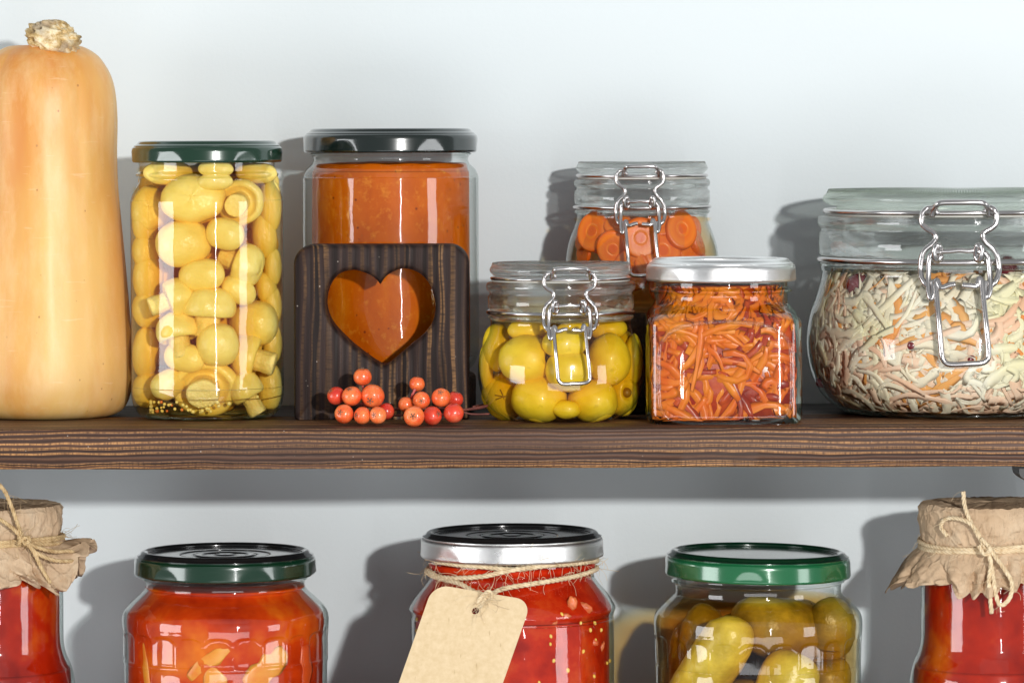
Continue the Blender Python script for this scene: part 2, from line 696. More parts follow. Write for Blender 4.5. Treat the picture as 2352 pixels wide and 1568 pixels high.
# black iron bar under the right end, running short bar
xb = (2335 - CX) * 2.17 / F
r = thing('shelf_bracket', (xb + .014, YF + .1, ZS - TH - .0085), 'black rounded shelf bracket bar under the right end of the upper shelf', 'bracket')
b = MB()
sec = [(0, 0), (0, -.0045), (.0006, -.0066), (.0020, -.0080), (.0042, -.0085), (.0238, -.0085), (.026, -.0080), (.0274, -.0066), (.028, -.0045), (.028, 0)]
ys_ = (YF + .014, YF + .016, YF + .045)
vs = [Vector((xb + x, y, ZS - TH - .0003 + z * (.9 if k == 0 else 1))) for k, y in enumerate(ys_) for x, z in sec]
m = len(sec)
b.add(vs, [(q * m + k, q * m + (k + 1) % m, (q + 1) * m + (k + 1) % m, (q + 1) * m + k) for q in range(2) for k in range(m)] + [tuple(range(m)), tuple(range(3 * m - 1, 2 * m - 1, -1))])
b.build('bracket_bar', mottled('black_iron', (.008, .008, .008), (.014, .013, .012), 80, .45), r, smooth=True, angle=40)

# ------------------------------------------------------------------ butternut pumpkin
pum = Jar(104, 2.256, ZS)
r = pum.root('butternut_pumpkin', 'tall pale orange butternut pumpkin standing at the left end of the shelf', 'pumpkin')
t = NT('pumpkin_skin')
f1 = t.noise(14, 4, .6, t.mapping((1, 1, .28)))
col = t.ramp(f1, [(0.34, (.64, .22, .034)), (0.46, (.72, .345, .082)), (0.62, (.79, .49, .16))])
col = t.mix(t.ramp(t.noise(70, 5, .7, t.mapping((1, 1, .3))), [(0.45, 0.0), (0.75, 0.45)]), col, (.88, .62, .33))
vo = t.n('TexVoronoi')
t.set(vo.inputs['Vector'], t.mapping((1, 1, .8)))
vo.inputs['Scale'].default_value = 130
sp = t.math('MULTIPLY', t.ramp(vo.outputs['Distance'], [(0.05, 1.0), (0.09, 0.0)]), t.ramp(t.noise(30, 2), [(0.42, 0.0), (0.55, 0.8)]))
col = t.mix(sp, col, (.42, .17, .05))
sc1 = t.noise(1, 2, .5, t.mapping((60, 60, 520), rot=(0.4, 0.7, 0)))
col = t.mix(t.math('MULTIPLY', t.ramp(sc1, [(0.68, 0.0), (0.75, 1.0)]), .22), col, (.93, .72, .48))
hh = t.math('ADD', t.noise(55, 3, .5, t.mapping((1, 1, .15))), t.math('MULTIPLY', t.noise(320, 3), .25))
M['pumpkin'] = t.done(t.pri(col, .46, sss=.12, sss_scale=.004, sss_r=(1, .4, .1), coat=.06, coat_rough=.3, normal=t.bump(hh, .16, .0016)))
pr = pum.prof([(0, 122), (30, 112), (60, 102), (86, 104), (112, 118), (130, 136), (150, 172), (160, 215), (164, 275), (163, 350), (165, 420), (171, 490), (179, 570), (188, 670),
               (195, 760), (198, 830), (196, 885), (184, 925), (160, 946), (120, 954), (60, 952), (0, 948)], 5)


def pf(th, i, r, z):
    u = (z - ZS) / .21
    lob = .006 + .05 * max(0, u - .62) / .38 * 1.0
    k = 1 + lob * (abs(math.cos(2.5 * th + .9)) ** .6 - .65) + .012 * noise.noise(Vector((math.cos(th) * 2, math.sin(th) * 2, z * 18)))
    k += .012 * noise.noise(Vector((math.cos(th) * 6, math.sin(th) * 6, z * 7)))
    return r * k, max(ZS, z)


b = MB()
b.lathe(pr, pum.c, 160, pf)
b.build('pumpkin_body', M['pumpkin'], r)
t = NT('corky_stem')
f = t.noise(150, 6, .7)
col = t.ramp(f, [(0.36, (.30, .17, .05)), (0.48, (.62, .43, .18)), (0.6, (.88, .76, .52))])
col = t.mix(t.ramp(t.noise(60, 3), [(.5, 0.0), (.62, .7)]), col, (.42, .34, .25))
M['stem'] = t.done(t.pri(col, .75, normal=t.bump(t.noise(260, 5, .6), .35, .002)))
b = MB()
cst = P(122, 80, 2.24)


def stf(d):
    n = noise.noise(Vector((d.x * 1.7 + 3, d.y * 1.7, d.z * 1.7)))
    n2 = abs(noise.noise(Vector((d.x * 3.2, d.y * 3.2 + 5, d.z * 3.2))))
    k = 1 + .16 * n - .55 * n2 + .12
    return k * (0.86 if d.z > .45 else 1.0)


b.ball(cst, (.0152, .0145, .0098), Matrix.Rotation(math.radians(14), 3, 'Y'), 56, 40, stf)
b.build('stem', M['stem'], r)

# ------------------------------------------------------------------ mushroom jar
mj = Jar(475, 2.24, ZS)
r = mj.root('mushroom_jar', 'tall glass jar of yellow pickled mushrooms with dark green lid', 'jar')
SH = [(157, 368), (156, 388), (157, 392), (164, 397), (163, 402), (156, 406), (156, 414), (166, 432), (175, 455), (176, 480), (175, 660), (175, 860), (175.5, 885), (174, 908), (168, 932),
      (155, 949), (140, 954.6), (100, 953), (60, 950), (0, 950)]
shell(mj, SH, r, M['glass'])
M['brine_yellow'] = brine_mat('yellow_oil', (.96, .72, .03), 36)
b = MB()
b.lathe(mj.prof([(0, 379), (150, 379), (152, 408), (163, 435), (171, 460), (171, 860), (171, 905), (163, 930), (148, 946), (0, 948)], 4), mj.c, 96)
b.build('brine', M['brine_yellow'], r)
twist_lid(mj, r, 174, 333, 370, [M['lid_dark'], M['lid_dark']], rim=158, ph=.62)
# base ring of greenish glass
b = MB()
b.lathe([(mj.s * a, ZS + q) for a, q in ((90, .0004), (128, .0004), (142, .0009), (140, .0022), (118, .0026), (90, .0024), (90, .0004))], mj.c, 96)
b.build('glass_foot', M['glass_green'], r)

M['mush'] = mottled('pickled_mushroom', (.86, .65, .13), (.92, .75, .24), 1.2, .3, .12, 5, .02, c3=(.80, .56, .09), spec=.45, sss=.2, sss_scale=.003, sss_r=(1, .7, .2))
M['mush_cut'] = mottled('mushroom_underside', (.80, .57, .12), (.90, .70, .22), 2.5, .45, .3, 9, .02, sss=.2)
# one champignon of each look; axis of the cap along local -Y (towards the viewer) for 'face'
CAP = [(0, .50), (.16, .49), (.34, .44), (.47, .32), (.535, .14), (.545, -.02), (.50, -.14), (.42, -.17), (.36, -.10), (.30, -.06), (.24, -.10)]
STM = [(.26, -.10), (.25, -.32), (.27, -.50), (.26, -.60), (.20, -.635), (0, -.64)]


def mush_mesh(kind):
    prof = [(max(0, p[0]), p[1]) for p in cr([(a, c, 0) for a, c in (CAP if kind != 'ball' else [(0, .5), (.2, .475), (.38, .38), (.49, .2), (.52, 0), (.47, -.22), (.34, -.4), (.18, -.47), (0, -.48)])], 4)]
    b = MB()
    ks = {'side': 1, 'under': 2, 'ball': 3, 'face': 4}[kind]

    def fn(th, i, r, z):
        n = noise.noise(Vector((math.cos(th) * 1.3 + ks, math.sin(th) * 1.3, z * 1.5)))
        g = .03 * math.cos(46 * th) if (kind != 'ball' and r < .43 and z < -.02) else 0
        n_b = noise.noise(Vector((math.cos(th) * 3 + ks, math.sin(th) * 3 + 5, z * 3.5)))
        return r * (1 + .09 * n + .02 * n_b + g * .4), z * (1 + .07 * n + .02 * n_b)
    b.lathe(prof, (0, 0), 48, fn)
    st = None
    if kind != 'ball':
        st = MB()
        sp_ = [(max(0, p[0]), p[1]) for p in cr([(a, c, 0) for a, c in STM], 4)]
        st.lathe(sp_, (0, 0), 32, lambda th, i, r, z: (r * (1 + .08 * noise.noise(Vector((math.cos(th) * 1.5 + 9, math.sin(th) * 1.5, z * 3)))), z))
    return b, st


MUSH = {k: mush_mesh(k) for k in ('side', 'under', 'ball', 'face')}
MUSH_ME = {}


def raw_mesh(b, name, mats):
    me = bpy.data.meshes.new(name)
    me.from_pydata([tuple(p) for p in b.v], [], b.f)
    for m in mats:
        me.materials.append(m)
    me.polygons.foreach_set('material_index', b.mi)
    me.polygons.foreach_set('use_smooth', [True] * len(me.polygons))
    fix_normals(me)
    return me


for k, (cb, sb) in MUSH.items():
    MUSH_ME[k] = (raw_mesh(cb, 'cap', [M['mush']]), raw_mesh(sb, 'stem', [M['mush_cut']]) if sb else None)


def put(name, me, loc, rot, scale, label, cat, group=None):
    o = bpy.data.objects.new(name, me)
    COL.objects.link(o)
    o.location = loc
    o.rotation_euler = rot
    o.scale = scale
    return tag(o, label, cat, group)


def inside(j, px, py, w, h, Rj, dpt=0.0):
    """centre of a piece that touches the jar wall from inside, seen at px, py"""
    d = max(w, h) * .475 * j.s
    lim = (Rj - w * .47) * j.s
    y = j.Y - (Rj * j.s - d) * .8
    for _ in range(5):
        dx = max(-lim, min(lim, (px - CX) * y / F - j.c[0]))
        Ri = max(abs(dx) + 1e-4, Rj * j.s - d - dpt)
        y = j.Y - math.sqrt(max(0, Ri * Ri - dx * dx))
    return Vector((j.c[0] + dx, y, (HY - py) * y / F))


ML = 'yellow pickled mushroom packed against the glass of the tall jar'
GM = 'pickled mushrooms in the tall jar'
mush_list = [
    (442, 455, 136, 104, 'face', 0, 'large smooth round mushroom cap at the top of the tall jar'), (340, 478, 80, 100, 'face', 0, None), (550, 463, 96, 104, 'under', 40, 'mushroom with a hollow showing at the upper right of the tall jar'),
    (495, 386, 78, 34, 'ball', 0, None), (493, 415, 78, 36, 'ball', 4, None), (386, 395, 110, 50, 'ball', 0, None), (588, 396, 92, 44, 'ball', 0, None), (622, 470, 50, 112, 'ball', 0, None),
    (420, 557, 122, 98, 'ball', 10, None), (516, 535, 88, 66, 'ball', -12, 'small oval mushroom below the large top cap in the tall jar'), (606, 540, 56, 96, 'ball', 5, None), (322, 510, 60, 84, 'ball', 0, None), (318, 575, 62, 74, 'ball', 0, None),
    (462, 630, 106, 68, 'ball', 8, 'oval mushroom lying sideways at mid height in the tall jar'), (557, 605, 96, 84, 'side', 110, None), (546, 664, 82, 54, 'ball', -28, 'tilted bean shaped mushroom right of the capped one with stem'), (610, 660, 48, 70, 'ball', 10, 'small narrow mushroom at the right side of the tall jar'),
    (340, 633, 70, 102, 'ball', 0, None), (400, 682, 84, 88, 'side', 70, None), (322, 708, 72, 78, 'ball', 0, None),
    (476, 706, 118, 92, 'side', 4, 'mushroom standing on its short stem at mid height in the tall jar'),
    (582, 740, 112, 96, 'ball', 0, None), (498, 789, 94, 90, 'ball', 0, 'small ball shaped mushroom above the large ringed one'), (406, 762, 92, 88, 'side', -15, None), (330, 805, 60, 108, 'ball', -4, 'tall narrow mushroom at the lower left edge of the tall jar'),
    (422, 818, 96, 60, 'ball', -10, None), (574, 820, 100, 84, 'side', -75, None), (630, 785, 44, 84, 'ball', 0, None), (628, 700, 44, 84, 'ball', 0, None), (630, 610, 40, 80, 'ball', 0, None),
    (468, 888, 140, 124, 'under', 0, 'largest mushroom showing its ringed underside at the bottom of the tall jar'), (563, 898, 78, 84, 'side', -30, None), (326, 893, 70, 74, 'ball', 0, None), (618, 885, 56, 98, 'ball', 0, None), (385, 880, 80, 60, 'ball', 30, None),
]


def mushroom(c, w, h, kind, roll, label, s, yaw=0, group=True):
    d = min(w, h) * s * 1.0
    cap, stm = MUSH_ME[kind]
    if kind == 'side':
        rot = Euler((random.uniform(-.2, .1), math.radians(roll), random.uniform(-.3, .3)), 'XYZ')
        sc = (w * s / 1.08, d, h * s)
    elif kind == 'under':
        rot = Euler((math.radians(-78), math.radians(roll), yaw), 'XYZ')
        sc = (w * s / 1.08, h * s / 1.08, d * .7)
    elif kind == 'face':
        rot = Euler((math.radians(82), math.radians(roll), yaw), 'XYZ')
        sc = (w * s / 1.08, h * s / 1.08, d * .8)
    else:
        rot = Euler((0, math.radians(-roll), random.uniform(-.3, .3) + yaw), 'XYZ')
        sc = (w * s / 1.04, d * .9, h * s)
    o = put('pickled_mushroom', cap, c, rot, sc, label or ML, 'mushroom', GM)
    if stm:
        q = bpy.data.objects.new('stem', stm)
        COL.objects.link(q)
        q.parent = o
    return o


for (px, py, w_, h_, kd, roll, lb) in mush_list:
    w_, h_ = w_ * 1.07, h_ * 1.09
    mushroom(inside(mj, px, py, w_, h_, 171), w_, h_, kd, roll, lb, mj.s)
# the ones at the sides, behind and in the middle of the jar
for k in range(7):
    zc = HY - 0
    for q in range(5):
        th = math.radians(25 + q * 33 + (k % 2) * 14)
        rr = (171 - 42) * mj.s
        yy = 410 + k * 79 + random.uniform(-8, 8)
        mushroom(Vector((mj.c[0] + rr * math.cos(th), mj.c[1] + rr * math.sin(th), (HY - yy) * mj.s)), 92, 80, 'ball', random.uniform(-20, 20), None, mj.s)
for k in range(8):
    mushroom(Vector((mj.c[0] + random.uniform(-.006, .006), mj.c[1] + .002, (HY - (420 + k * 68)) * mj.s)), 105, 85, 'ball', random.uniform(-30, 30), None, mj.s)

# mustard seeds and spice bits on the bottom
b = MB()
for k in range(56):
    px = random.gauss(410, 60) if k < 55 else random.uniform(560, 620)
    px = min(max(px, 345), 615)
    py = random.uniform(918, 944) - (0 if k < 55 else 12)
    rad = random.choice((.0009, .0011, .0007))
    b.ball(mj.front(px, py, 160 - max(0, py - 925) * .9, -.001), (rad, rad, rad), None, 8, 6, mi=0 if random.random() < .93 else 1)
o = b.build('mustard_seed', [mottled('mustard_seed', (.88, .62, .12), (.95, .78, .25)), mottled('chilli_flake', (.75, .16, .02), (.8, .25, .04))])
tag(o, 'mustard seeds and spice crumbs on the bottom of the tall mushroom jar', 'spices', kind='stuff')

# ------------------------------------------------------------------ log slice and sauce jar behind the heart block
sj = Jar(897, 2.292, (HY - 852) * 2.292 / F)


def log(cx, Yc, R, ztop, label):
    j = Jar(cx, Yc, ZS)
    r = thing('log_slice', (j.c[0], j.c[1], ZS), label, 'log')

    def fn(th, i, rr, z):
        n = noise.noise(Vector((math.cos(th) * 3, math.sin(th) * 3, z * 25 + cx)))
        n2 = noise.noise(Vector((math.cos(th) * 14, math.sin(th) * 14, z * 60)))
        return rr * (1 + .02 * n + .015 * n2), z
    b = MB()
    Rm = R * j.s
    b.lathe([(Rm * .93, ZS + .0003), (Rm * .98, ZS + .001)] + [(Rm, ZS + (ztop - ZS) * k / 10) for k in range(1, 10)] + [(Rm * .985, ztop - .001), (Rm * .95, ztop)], j.c, 160, fn)
    b.build('bark', M['bark'], r)
    b = MB()
    b.lathe([(1e-6, ztop), (Rm * .955, ztop)], j.c, 96)
    b.build('log_top', M['log_end'], r)
    return r


log(889, 2.288, 199, sj.zb, 'bark covered log slice under the tall orange sauce jar')
r = sj.root('sauce_jar', 'tall wide jar of orange vegetable sauce with black lid behind the heart block', 'jar')
shell(sj, [(180, 346), (180, 349), (186, 353), (180, 358), (178, 366), (182, 376), (194, 388), (201, 404), (202, 430), (202, 620), (202, 790), (199, 815), (188, 838), (165, 851), (120, 850), (0, 848)], r, M['glass'])
t = NT('orange_sauce')
col = t.ramp(t.noise(45, 5, .6, t.mapping((1, 1, .6))), [(.3, (.46, .078, .001)), (.55, (.58, .115, .0015)), (.75, (.66, .18, .004))])
vo = t.n('TexVoronoi')
t.set(vo.inputs['Vector'], t.co())
vo.inputs['Scale'].default_value = 190
sp = t.math('MULTIPLY', t.ramp(vo.outputs['Distance'], [(.10, 1.0), (.17, 0.0)]), t.ramp(t.noise(120, 2), [(.47, 0.0), (.55, .9)]))
col = t.mix(sp, col, (.20, .03, .004))
col = t.mix(t.ramp(t.noise(220, 5, .7), [(.55, 0.0), (.75, .55)]), col, (.80, .33, .03))
M['sauce'] = t.done(t.pri(col, .4, sss=.12, sss_scale=.004, sss_r=(1, .35, .06), normal=t.bump(t.noise(160, 4), .12, .001), spec=.05))
b = MB()
b.lathe(sj.prof([(0, 372), (60, 371), (160, 374), (174, 378), (176, 384), (178, 396), (180, 410), (181, 600), (181, 800), (176, 826), (160, 842), (0, 845)], 4), sj.c, 128,
        lambda th, i, r, z: (r * (1 + .004 * noise.noise(Vector((math.cos(th) * 3, math.sin(th) * 3, z * 30)))), z + (.0008 * noise.noise(Vector((r * math.cos(th) * 90, r * math.sin(th) * 90, 2))) if z > sj.z(380) else 0)))
b.build('sauce', M['sauce'], r)
twist_lid(sj, r, 201, 306, 349, [M['lid_black'], M['lid_black']], rim=184, ph=.5)

# ------------------------------------------------------------------ heart block
YH = 2.213
hc = (874, 735)
heart = [(872, 652), (862, 640), (845, 629), (812, 619), (778, 628), (755, 656), (747, 697), (760, 738), (797, 780), (838, 814), (868, 834), (880, 838), (897, 830), (935, 798), (974, 765), (994, 733), (998, 697), (988, 657),
         (962, 627), (925, 616), (895, 627), (880, 640)]
hp = [(v.x, v.y) for v in cr([(a, c, 0) for a, c in heart[0:12]], 8)] + [(v.x, v.y) for v in cr([(a, c, 0) for a, c in heart[11:] + heart[:1]], 8)]


def ray(poly, c, th):
    dx, dy = math.cos(th), math.sin(th)
    best = None
    for k in range(len(poly)):
        x1, y1 = poly[k][0] - c[0], poly[k][1] - c[1]
        x2, y2 = poly[(k + 1) % len(poly)][0] - c[0], poly[(k + 1) % len(poly)][1] - c[1]
        ex, ey = x2 - x1, y2 - y1
        den = dx * ey - dy * ex
        if abs(den) < 1e-9:
            continue
        tt = (x1 * ey - y1 * ex) / den
        u = (x1 * dy - y1 * dx) / den
        if tt > 0 and -1e-6 <= u <= 1 + 1e-6:
            if best is None or tt < best:
                best = tt
    return best


x0_, x1_, y0_, y1_ = 673, 1076, 560, 962.5
rc = 46
outp = []
for (ax, ay, a0) in ((x1_ - rc, y0_ + rc, -90), (x1_ - 4, y1_ - 4, 0), (x0_ + 4, y1_ - 4, 90), (x0_ + rc, y0_ + rc, 180)):
    rad = rc if ay < 700 else 4
    for k in range(13):
        a = math.radians(a0 + 90 * k / 12)
        outp.append((ax + rad * math.cos(a), ay + rad * math.sin(a)))
sY = YH / F
N = 300
b = MB()
base_th = math.atan2(652 - hc[1], 872 - hc[0])
tip_th = math.atan2(838 - hc[1], 880 - hc[0])
ths = [base_th + 2 * PI * k / N for k in range(N)]
inn, out = [], []
for th in ths:
    a, c = ray(hp, hc, th), ray(outp, hc, th)
    inn.append((hc[0] + a * math.cos(th), hc[1] + a * math.sin(th)))
    out.append((hc[0] + c * math.cos(th), hc[1] + c * math.sin(th)))
T = .022
# loops: (weight between inner outline 0 and outer 1, px offset outwards, depth)
loops = [('i', 0, T), ('i', 0, .0035), ('i', 2, .0016), ('i', 6, .0005), ('i', 10, 0), ('m', .35, 0), ('m', .7, 0), ('o', 9, 0), ('o', 5, .0006), ('o', 1.5, .0022), ('o', 0, .0045), ('o', 0, T - .003), ('o', 2, T), ('m', .5, T)]
grid = []
for kind, a, d in loops:
    row = []
    for k in range(N):
        ix, iy = inn[k]
        ox, oy = out[k]
        L = math.hypot(ox - ix, oy - iy)
        ux, uy = (ox - ix) / L, (oy - iy) / L
        if kind == 'i':
            q = (ix + ux * a, iy + uy * a)
        elif kind == 'o':
            bx = 1.0
            q = (ox - ux * a, oy - uy * a if not (oy > y1_ - 6) else oy)
        else:
            q = (ix + (ox - ix) * a, iy + (oy - iy) * a)
        row.append(Vector(((q[0] - CX) * sY, YH + d, (HY - q[1]) * sY)))
    grid.append(row)
vs = [p for row in grid for p in row]
m = len(loops)
fs = []
for i in range(m):
    i2 = (i + 1) % m
    for k in range(N):
        l = (k + 1) % N
        fs.append((i * N + k, i * N + l, i2 * N + l, i2 * N + k))
zmin = min(p.z for p in vs)
for p in vs:
    p.z += (ZS + .0002 - zmin) * max(0, min(1, (grid[0][0].z - p.z) / .06)) if p.z < -.1 else 0
b.add(vs, fs)
o = b.build('heart_block', M['lantern'], loc=(((x0_ + x1_) / 2 - CX) * sY, YH + T / 2, ZS), angle=60)
tag(o, 'dark burnt wood block with a heart shaped hole in front of the sauce jar', 'decoration')

# ------------------------------------------------------------------ rowan sprigs
t = NT('rowan_skin')
col = t.ramp(t.noise(110, 4), [(.35, (.80, .10, .025)), (.6, (.90, .21, .06)), (.78, (.90, .36, .16))])
vo = t.n('TexVoronoi')
t.set(vo.inputs['Vector'], t.co())
vo.inputs['Scale'].default_value = 420
col = t.mix(t.math('MULTIPLY', t.ramp(vo.outputs['Distance'], [(.08, 1.0), (.14, 0.0)]), .5), col, (.95, .55, .3))
M['berry'] = t.done(t.pri(col, .28, sss=.3, sss_scale=.0025, sss_r=(1, .3, .1), coat=.25, coat_rough=.12, normal=t.bump(t.noise(300, 3), .12, .0005)))
t = NT('ripe_rowan_skin')
col = t.ramp(t.noise(110, 4), [(.35, (.62, .035, .02)), (.6, (.78, .08, .035)), (.8, (.86, .22, .10))])
M['berry_red'] = t.done(t.pri(col, .3, sss=.25, sss_scale=.0025, sss_r=(1, .3, .1), coat=.25, coat_rough=.12, normal=t.bump(t.noise(300, 3), .15, .0005)))
M['calyx'] = mottled('dry_calyx', (.12, .05, .03), (.35, .2, .12), 300, .8)
M['twig'] = mottled('rowan_twig', (.12, .03, .025), (.24, .07, .05), 200, .6)
M['stalk'] = mottled('rowan_stalk', (.45, .06, .06), (.62, .14, .12), 200, .5)


def berry(root, px, py, rad, Y, cal):
    s = Y / F
    c = P(px, py, Y)
    R = rad * s
    b = MB()
    d = Vector(cal).normalized()
    q = Vector((0, 0, 1)).rotation_difference(d).to_matrix()
    sd = random.random() * 9

    def fn(v):
        k = 1 + .03 * noise.noise(v * 1.5 + Vector((sd, 0, 0)))
        if v.z > .86:
            k -= .10 * (v.z - .86) / .14
        return k
    b.ball(c, (R, R, R * .96), q, 36, 26, fn)
    o = b.build('berry', M['berry_red'] if (px, py) in ((885, 943), (1040, 948), (1043, 916), (991, 954), (770, 907)) else M['berry'], root)
    b = MB()
    a0 = random.random() * 6
    for k in range(5):
        a = a0 + 2 * PI * k / 5
        e1 = q @ Vector((math.cos(a), math.sin(a), 0))
        e2 = q @ Vector((-math.sin(a), math.cos(a), 0))
        tip = c + d * R * .90 + e1 * R * .07
        root_ = c + d * R * .895 + e1 * R * .30
        b.add([root_ + e2 * R * .085, root_ - e2 * R * .085, tip + d * R * .05, c + d * R * .96 + e1 * R * .18], [(0, 3, 2), (3, 1, 2), (0, 1, 3)])
    b.ball(c + d * R * .87, (R * .1, R * .1, R * .06), q, 10, 6)
    for k in range(6):
        a = random.random() * 6.3
        e1 = q @ Vector((math.cos(a), math.sin(a), 0))
        b.tube([c + d * R * .9, c + d * R * (1.0) + e1 * R * .07, c + d * R * (1.06) + e1 * R * random.uniform(.08, .2)], R * .015, 4)
    b.build('calyx', M['calyx'], o)
    return c


def twigm(b, pts, r_, n=6, mi=0):
    b.tube(cr(pts, n), r_, 7, mi=mi, rfn=lambda u: 1 + .15 * math.sin(u * 23))


Yb = 2.168
r = thing('rowan_sprig', (P(830, 970, Yb).x, Yb, ZS), 'left cluster of orange rowan berries on the shelf edge before the heart block', 'berries', 'rowan berry clusters')
for (px, py, rad, Y, cal) in ((770, 907, 21, 2.18, (-.7, -.4, .6)), (806, 908, 23, 2.172, (-.25, -.5, .85)), (854, 908, 27, 2.172, (-.2, -.8, -.35)), (831, 864, 21, 2.182, (0, -.2, 1)), (788, 949, 22, 2.166, (-.4, -.85, .25)),
                              (830, 953, 20, 2.163, (-.8, -.6, .1)), (866, 952, 20, 2.160, (-.5, -.85, .1)), (885, 943, 19, 2.175, (.6, .4, .2))):
    berry(r, px, py, rad, Y, cal)
b = MB()
twigm(b, [P(831, 882, 2.182), P(833, 897, 2.184), P(838, 915, 2.188), P(842, 932, 2.19)], .0005, mi=1)
twigm(b, [P(770, 915, 2.18), P(800, 925, 2.188), P(842, 932, 2.19), P(890, 938, 2.19), P(916, 938, 2.192)], .0007)
twigm(b, [P(806, 915, 2.172), P(825, 925, 2.185), P(842, 932, 2.19)], .0005, mi=1)
twigm(b, [P(866, 955, 2.162), P(880, 955, 2.18), P(925, 952, 2.188)], .0006)
b.build('twig', [M['twig'], M['stalk']], r)
r = thing('rowan_sprig', (P(990, 970, Yb).x, Yb, ZS), 'right cluster of orange rowan berries with a twig reaching the olive jar', 'berries', 'rowan berry clusters')
for (px, py, rad, Y, cal) in ((956, 881, 18, 2.182, (.1, .2, 1)), (966, 918, 20, 2.172, (0, -1, -.05)), (930, 928, 18, 2.178, (.5, .6, .3)), (1011, 912, 22, 2.172, (-.05, -.75, .65)), (1043, 916, 19, 2.182, (.2, -.1, 1)),
                              (949, 955, 24, 2.158, (-.1, -1, .1)), (991, 954, 22, 2.165, (.75, -.65, .3)), (1040, 948, 23, 2.165, (.2, .8, .3))):
    berry(r, px, py, rad, Y, cal)
b = MB()
twigm(b, [P(952, 892, 2.178), P(946, 905, 2.178), P(942, 920, 2.182), P(955, 938, 2.188)], .0008, mi=1)
twigm(b, [P(930, 938, 2.18), P(955, 938, 2.188), P(1000, 936, 2.19), P(1045, 941, 2.19), P(1085, 938, 2.195), P(1118, 931, 2.20)], .0008)
twigm(b, [P(1004, 928, 2.18), P(1000, 936, 2.19), P(1012, 950, 2.18), P(1030, 952, 2.175)], .0006, mi=1)
twigm(b, [P(1043, 940, 2.19), P(1080, 950, 2.19), P(1122, 950, 2.19)], .0005)
twigm(b, [P(1085, 934, 2.21), P(1100, 930, 2.22), P(1118, 928, 2.22)], .0006)
b.build('twig', [M['twig'], M['stalk']], r)

# ------------------------------------------------------------------ clip-top jars
# wire clip traced once: x relative to the clip's middle, y relative to the lower wire ring, in px of the olive jar


def k6(pts):
    return [((x - 680) / 2.917, (y - 378) / 2.917) for x, y in pts]


STAPLE = k6([(556, 160), (562, 128), (580, 100), (610, 92), (690, 91), (770, 92), (800, 102), (814, 130), (817, 160)])
BAIL_L = k6([(585, 150), (560, 122), (530, 124), (510, 152), (508, 195), (530, 225), (562, 245), (572, 270), (558, 300), (525, 330), (508, 365), (502, 420), (505, 460), (520, 490), (545, 515)])
BAIL_R = k6([(795, 140), (815, 118), (835, 125), (850, 155), (846, 200), (825, 225), (797, 242), (787, 262), (800, 295), (833, 330), (852, 365), (860, 420), (855, 460), (840, 490), (815, 510)])
LINK_L = k6([(598, 345), (570, 345), (548, 360), (540, 395), (537, 460), (537, 520), (543, 555), (553, 560), (560, 540), (560, 505), (556, 480)])
LINK_R = k6([(762, 345), (785, 345), (805, 362), (813, 395), (818, 460), (820, 515), (812, 548), (802, 556), (795, 540), (797, 505), (800, 482)])
COIL_L = k6([(600, 362), (580, 388), (568, 372), (566, 335), (578, 312), (590, 318), (594, 350), (588, 378)])
COIL_R = k6([(752, 362), (768, 388), (780, 372), (783, 335), (771, 312), (759, 318), (755, 350), (762, 378)])
BAR = k6([(590, 342), (640, 340), (680, 336), (720, 340), (762, 336)])
LEVER = k6([(662, 496), (635, 499), (605, 510), (588, 505), (578, 480), (571, 487), (574, 540), (584, 660), (594, 780), (600, 830), (618, 856), (650, 862), (700, 860), (770, 857), (800, 846), (811, 815), (802, 700), (788, 560), (782, 490), (772, 470), (765, 485),
            (757, 505), (725, 503), (692, 500)])


def clip(j, root, mx, yring, sx, su, sd, Rfn, wr=.00105):
    """mx: px of the clip's middle; Rfn(y) = px radius of the glass in front of which the wire runs"""
    def mp(pts, lift, n=5, lifts=None):
        out = []
        for i, (x, y) in enumerate(pts):
            px, py = mx + x * sx, yring + y * (su if y < 0 else sd)
            lf = lifts[i] if lifts else lift
            out.append(j.front(px, py, Rfn(py), lf))
        return cr(out, n)
    b = MB()
    b.tube(mp(BAIL_L, 0, lifts=[.0008, .002, .004] + [.0042] * 6 + [.0048] * 4 + [.005, .0042]), wr, 10)
    b.tube(mp(BAIL_R, 0, lifts=[.0008, .002, .004] + [.0042] * 6 + [.0048] * 4 + [.005, .0042]), wr, 10)
    b.build('wire_bail', M['wire'], root)
    b = MB()
    b.tube(mp(STAPLE, 0, lifts=[.001, .003, .0055, .006, .006, .006, .0055, .003, .001]), wr * 1.05, 10)
    ring = [Vector((j.c[0] + math.cos(2 * PI * k / 96) * (Rfn('u') * j.s), j.c[1] + math.sin(2 * PI * k / 96) * (Rfn('u') * j.s), j.z(Rfn('uy')))) for k in range(96)]
    b.tube(ring, wr, 10, closed=True)
    b.build('upper_wire', M['wire'], root)
    b = MB()
    b.tube(mp(BAR, .0035), wr * .9, 10)
    b.tube(mp(COIL_L, 0, lifts=[.002, .003, .005, .006, .006, .005, .003, .002]), wr * 1.05, 10)
    b.tube(mp(COIL_R, 0, lifts=[.002, .003, .005, .006, .006, .005, .003, .002]), wr * 1.05, 10)
    ring = [Vector((j.c[0] + math.cos(2 * PI * k / 96) * (Rfn('l') * j.s), j.c[1] + math.sin(2 * PI * k / 96) * (Rfn('l') * j.s), j.z(yring))) for k in range(96)]
    b.tube(ring, wr * 1.1, 10, closed=True)
    b.build('lower_wire', M['wire'], root)
    b = MB()
    b.tube(mp(LINK_L, .0052), wr, 10)
    b.tube(mp(LINK_R, .0052), wr, 10)
    b.build('wire_link', M['wire'], root)
    b = MB()
    b.tube(mp(LEVER, .0058), wr * 1.02, 10)
    b.build('clip_lever', M['wire'], root)


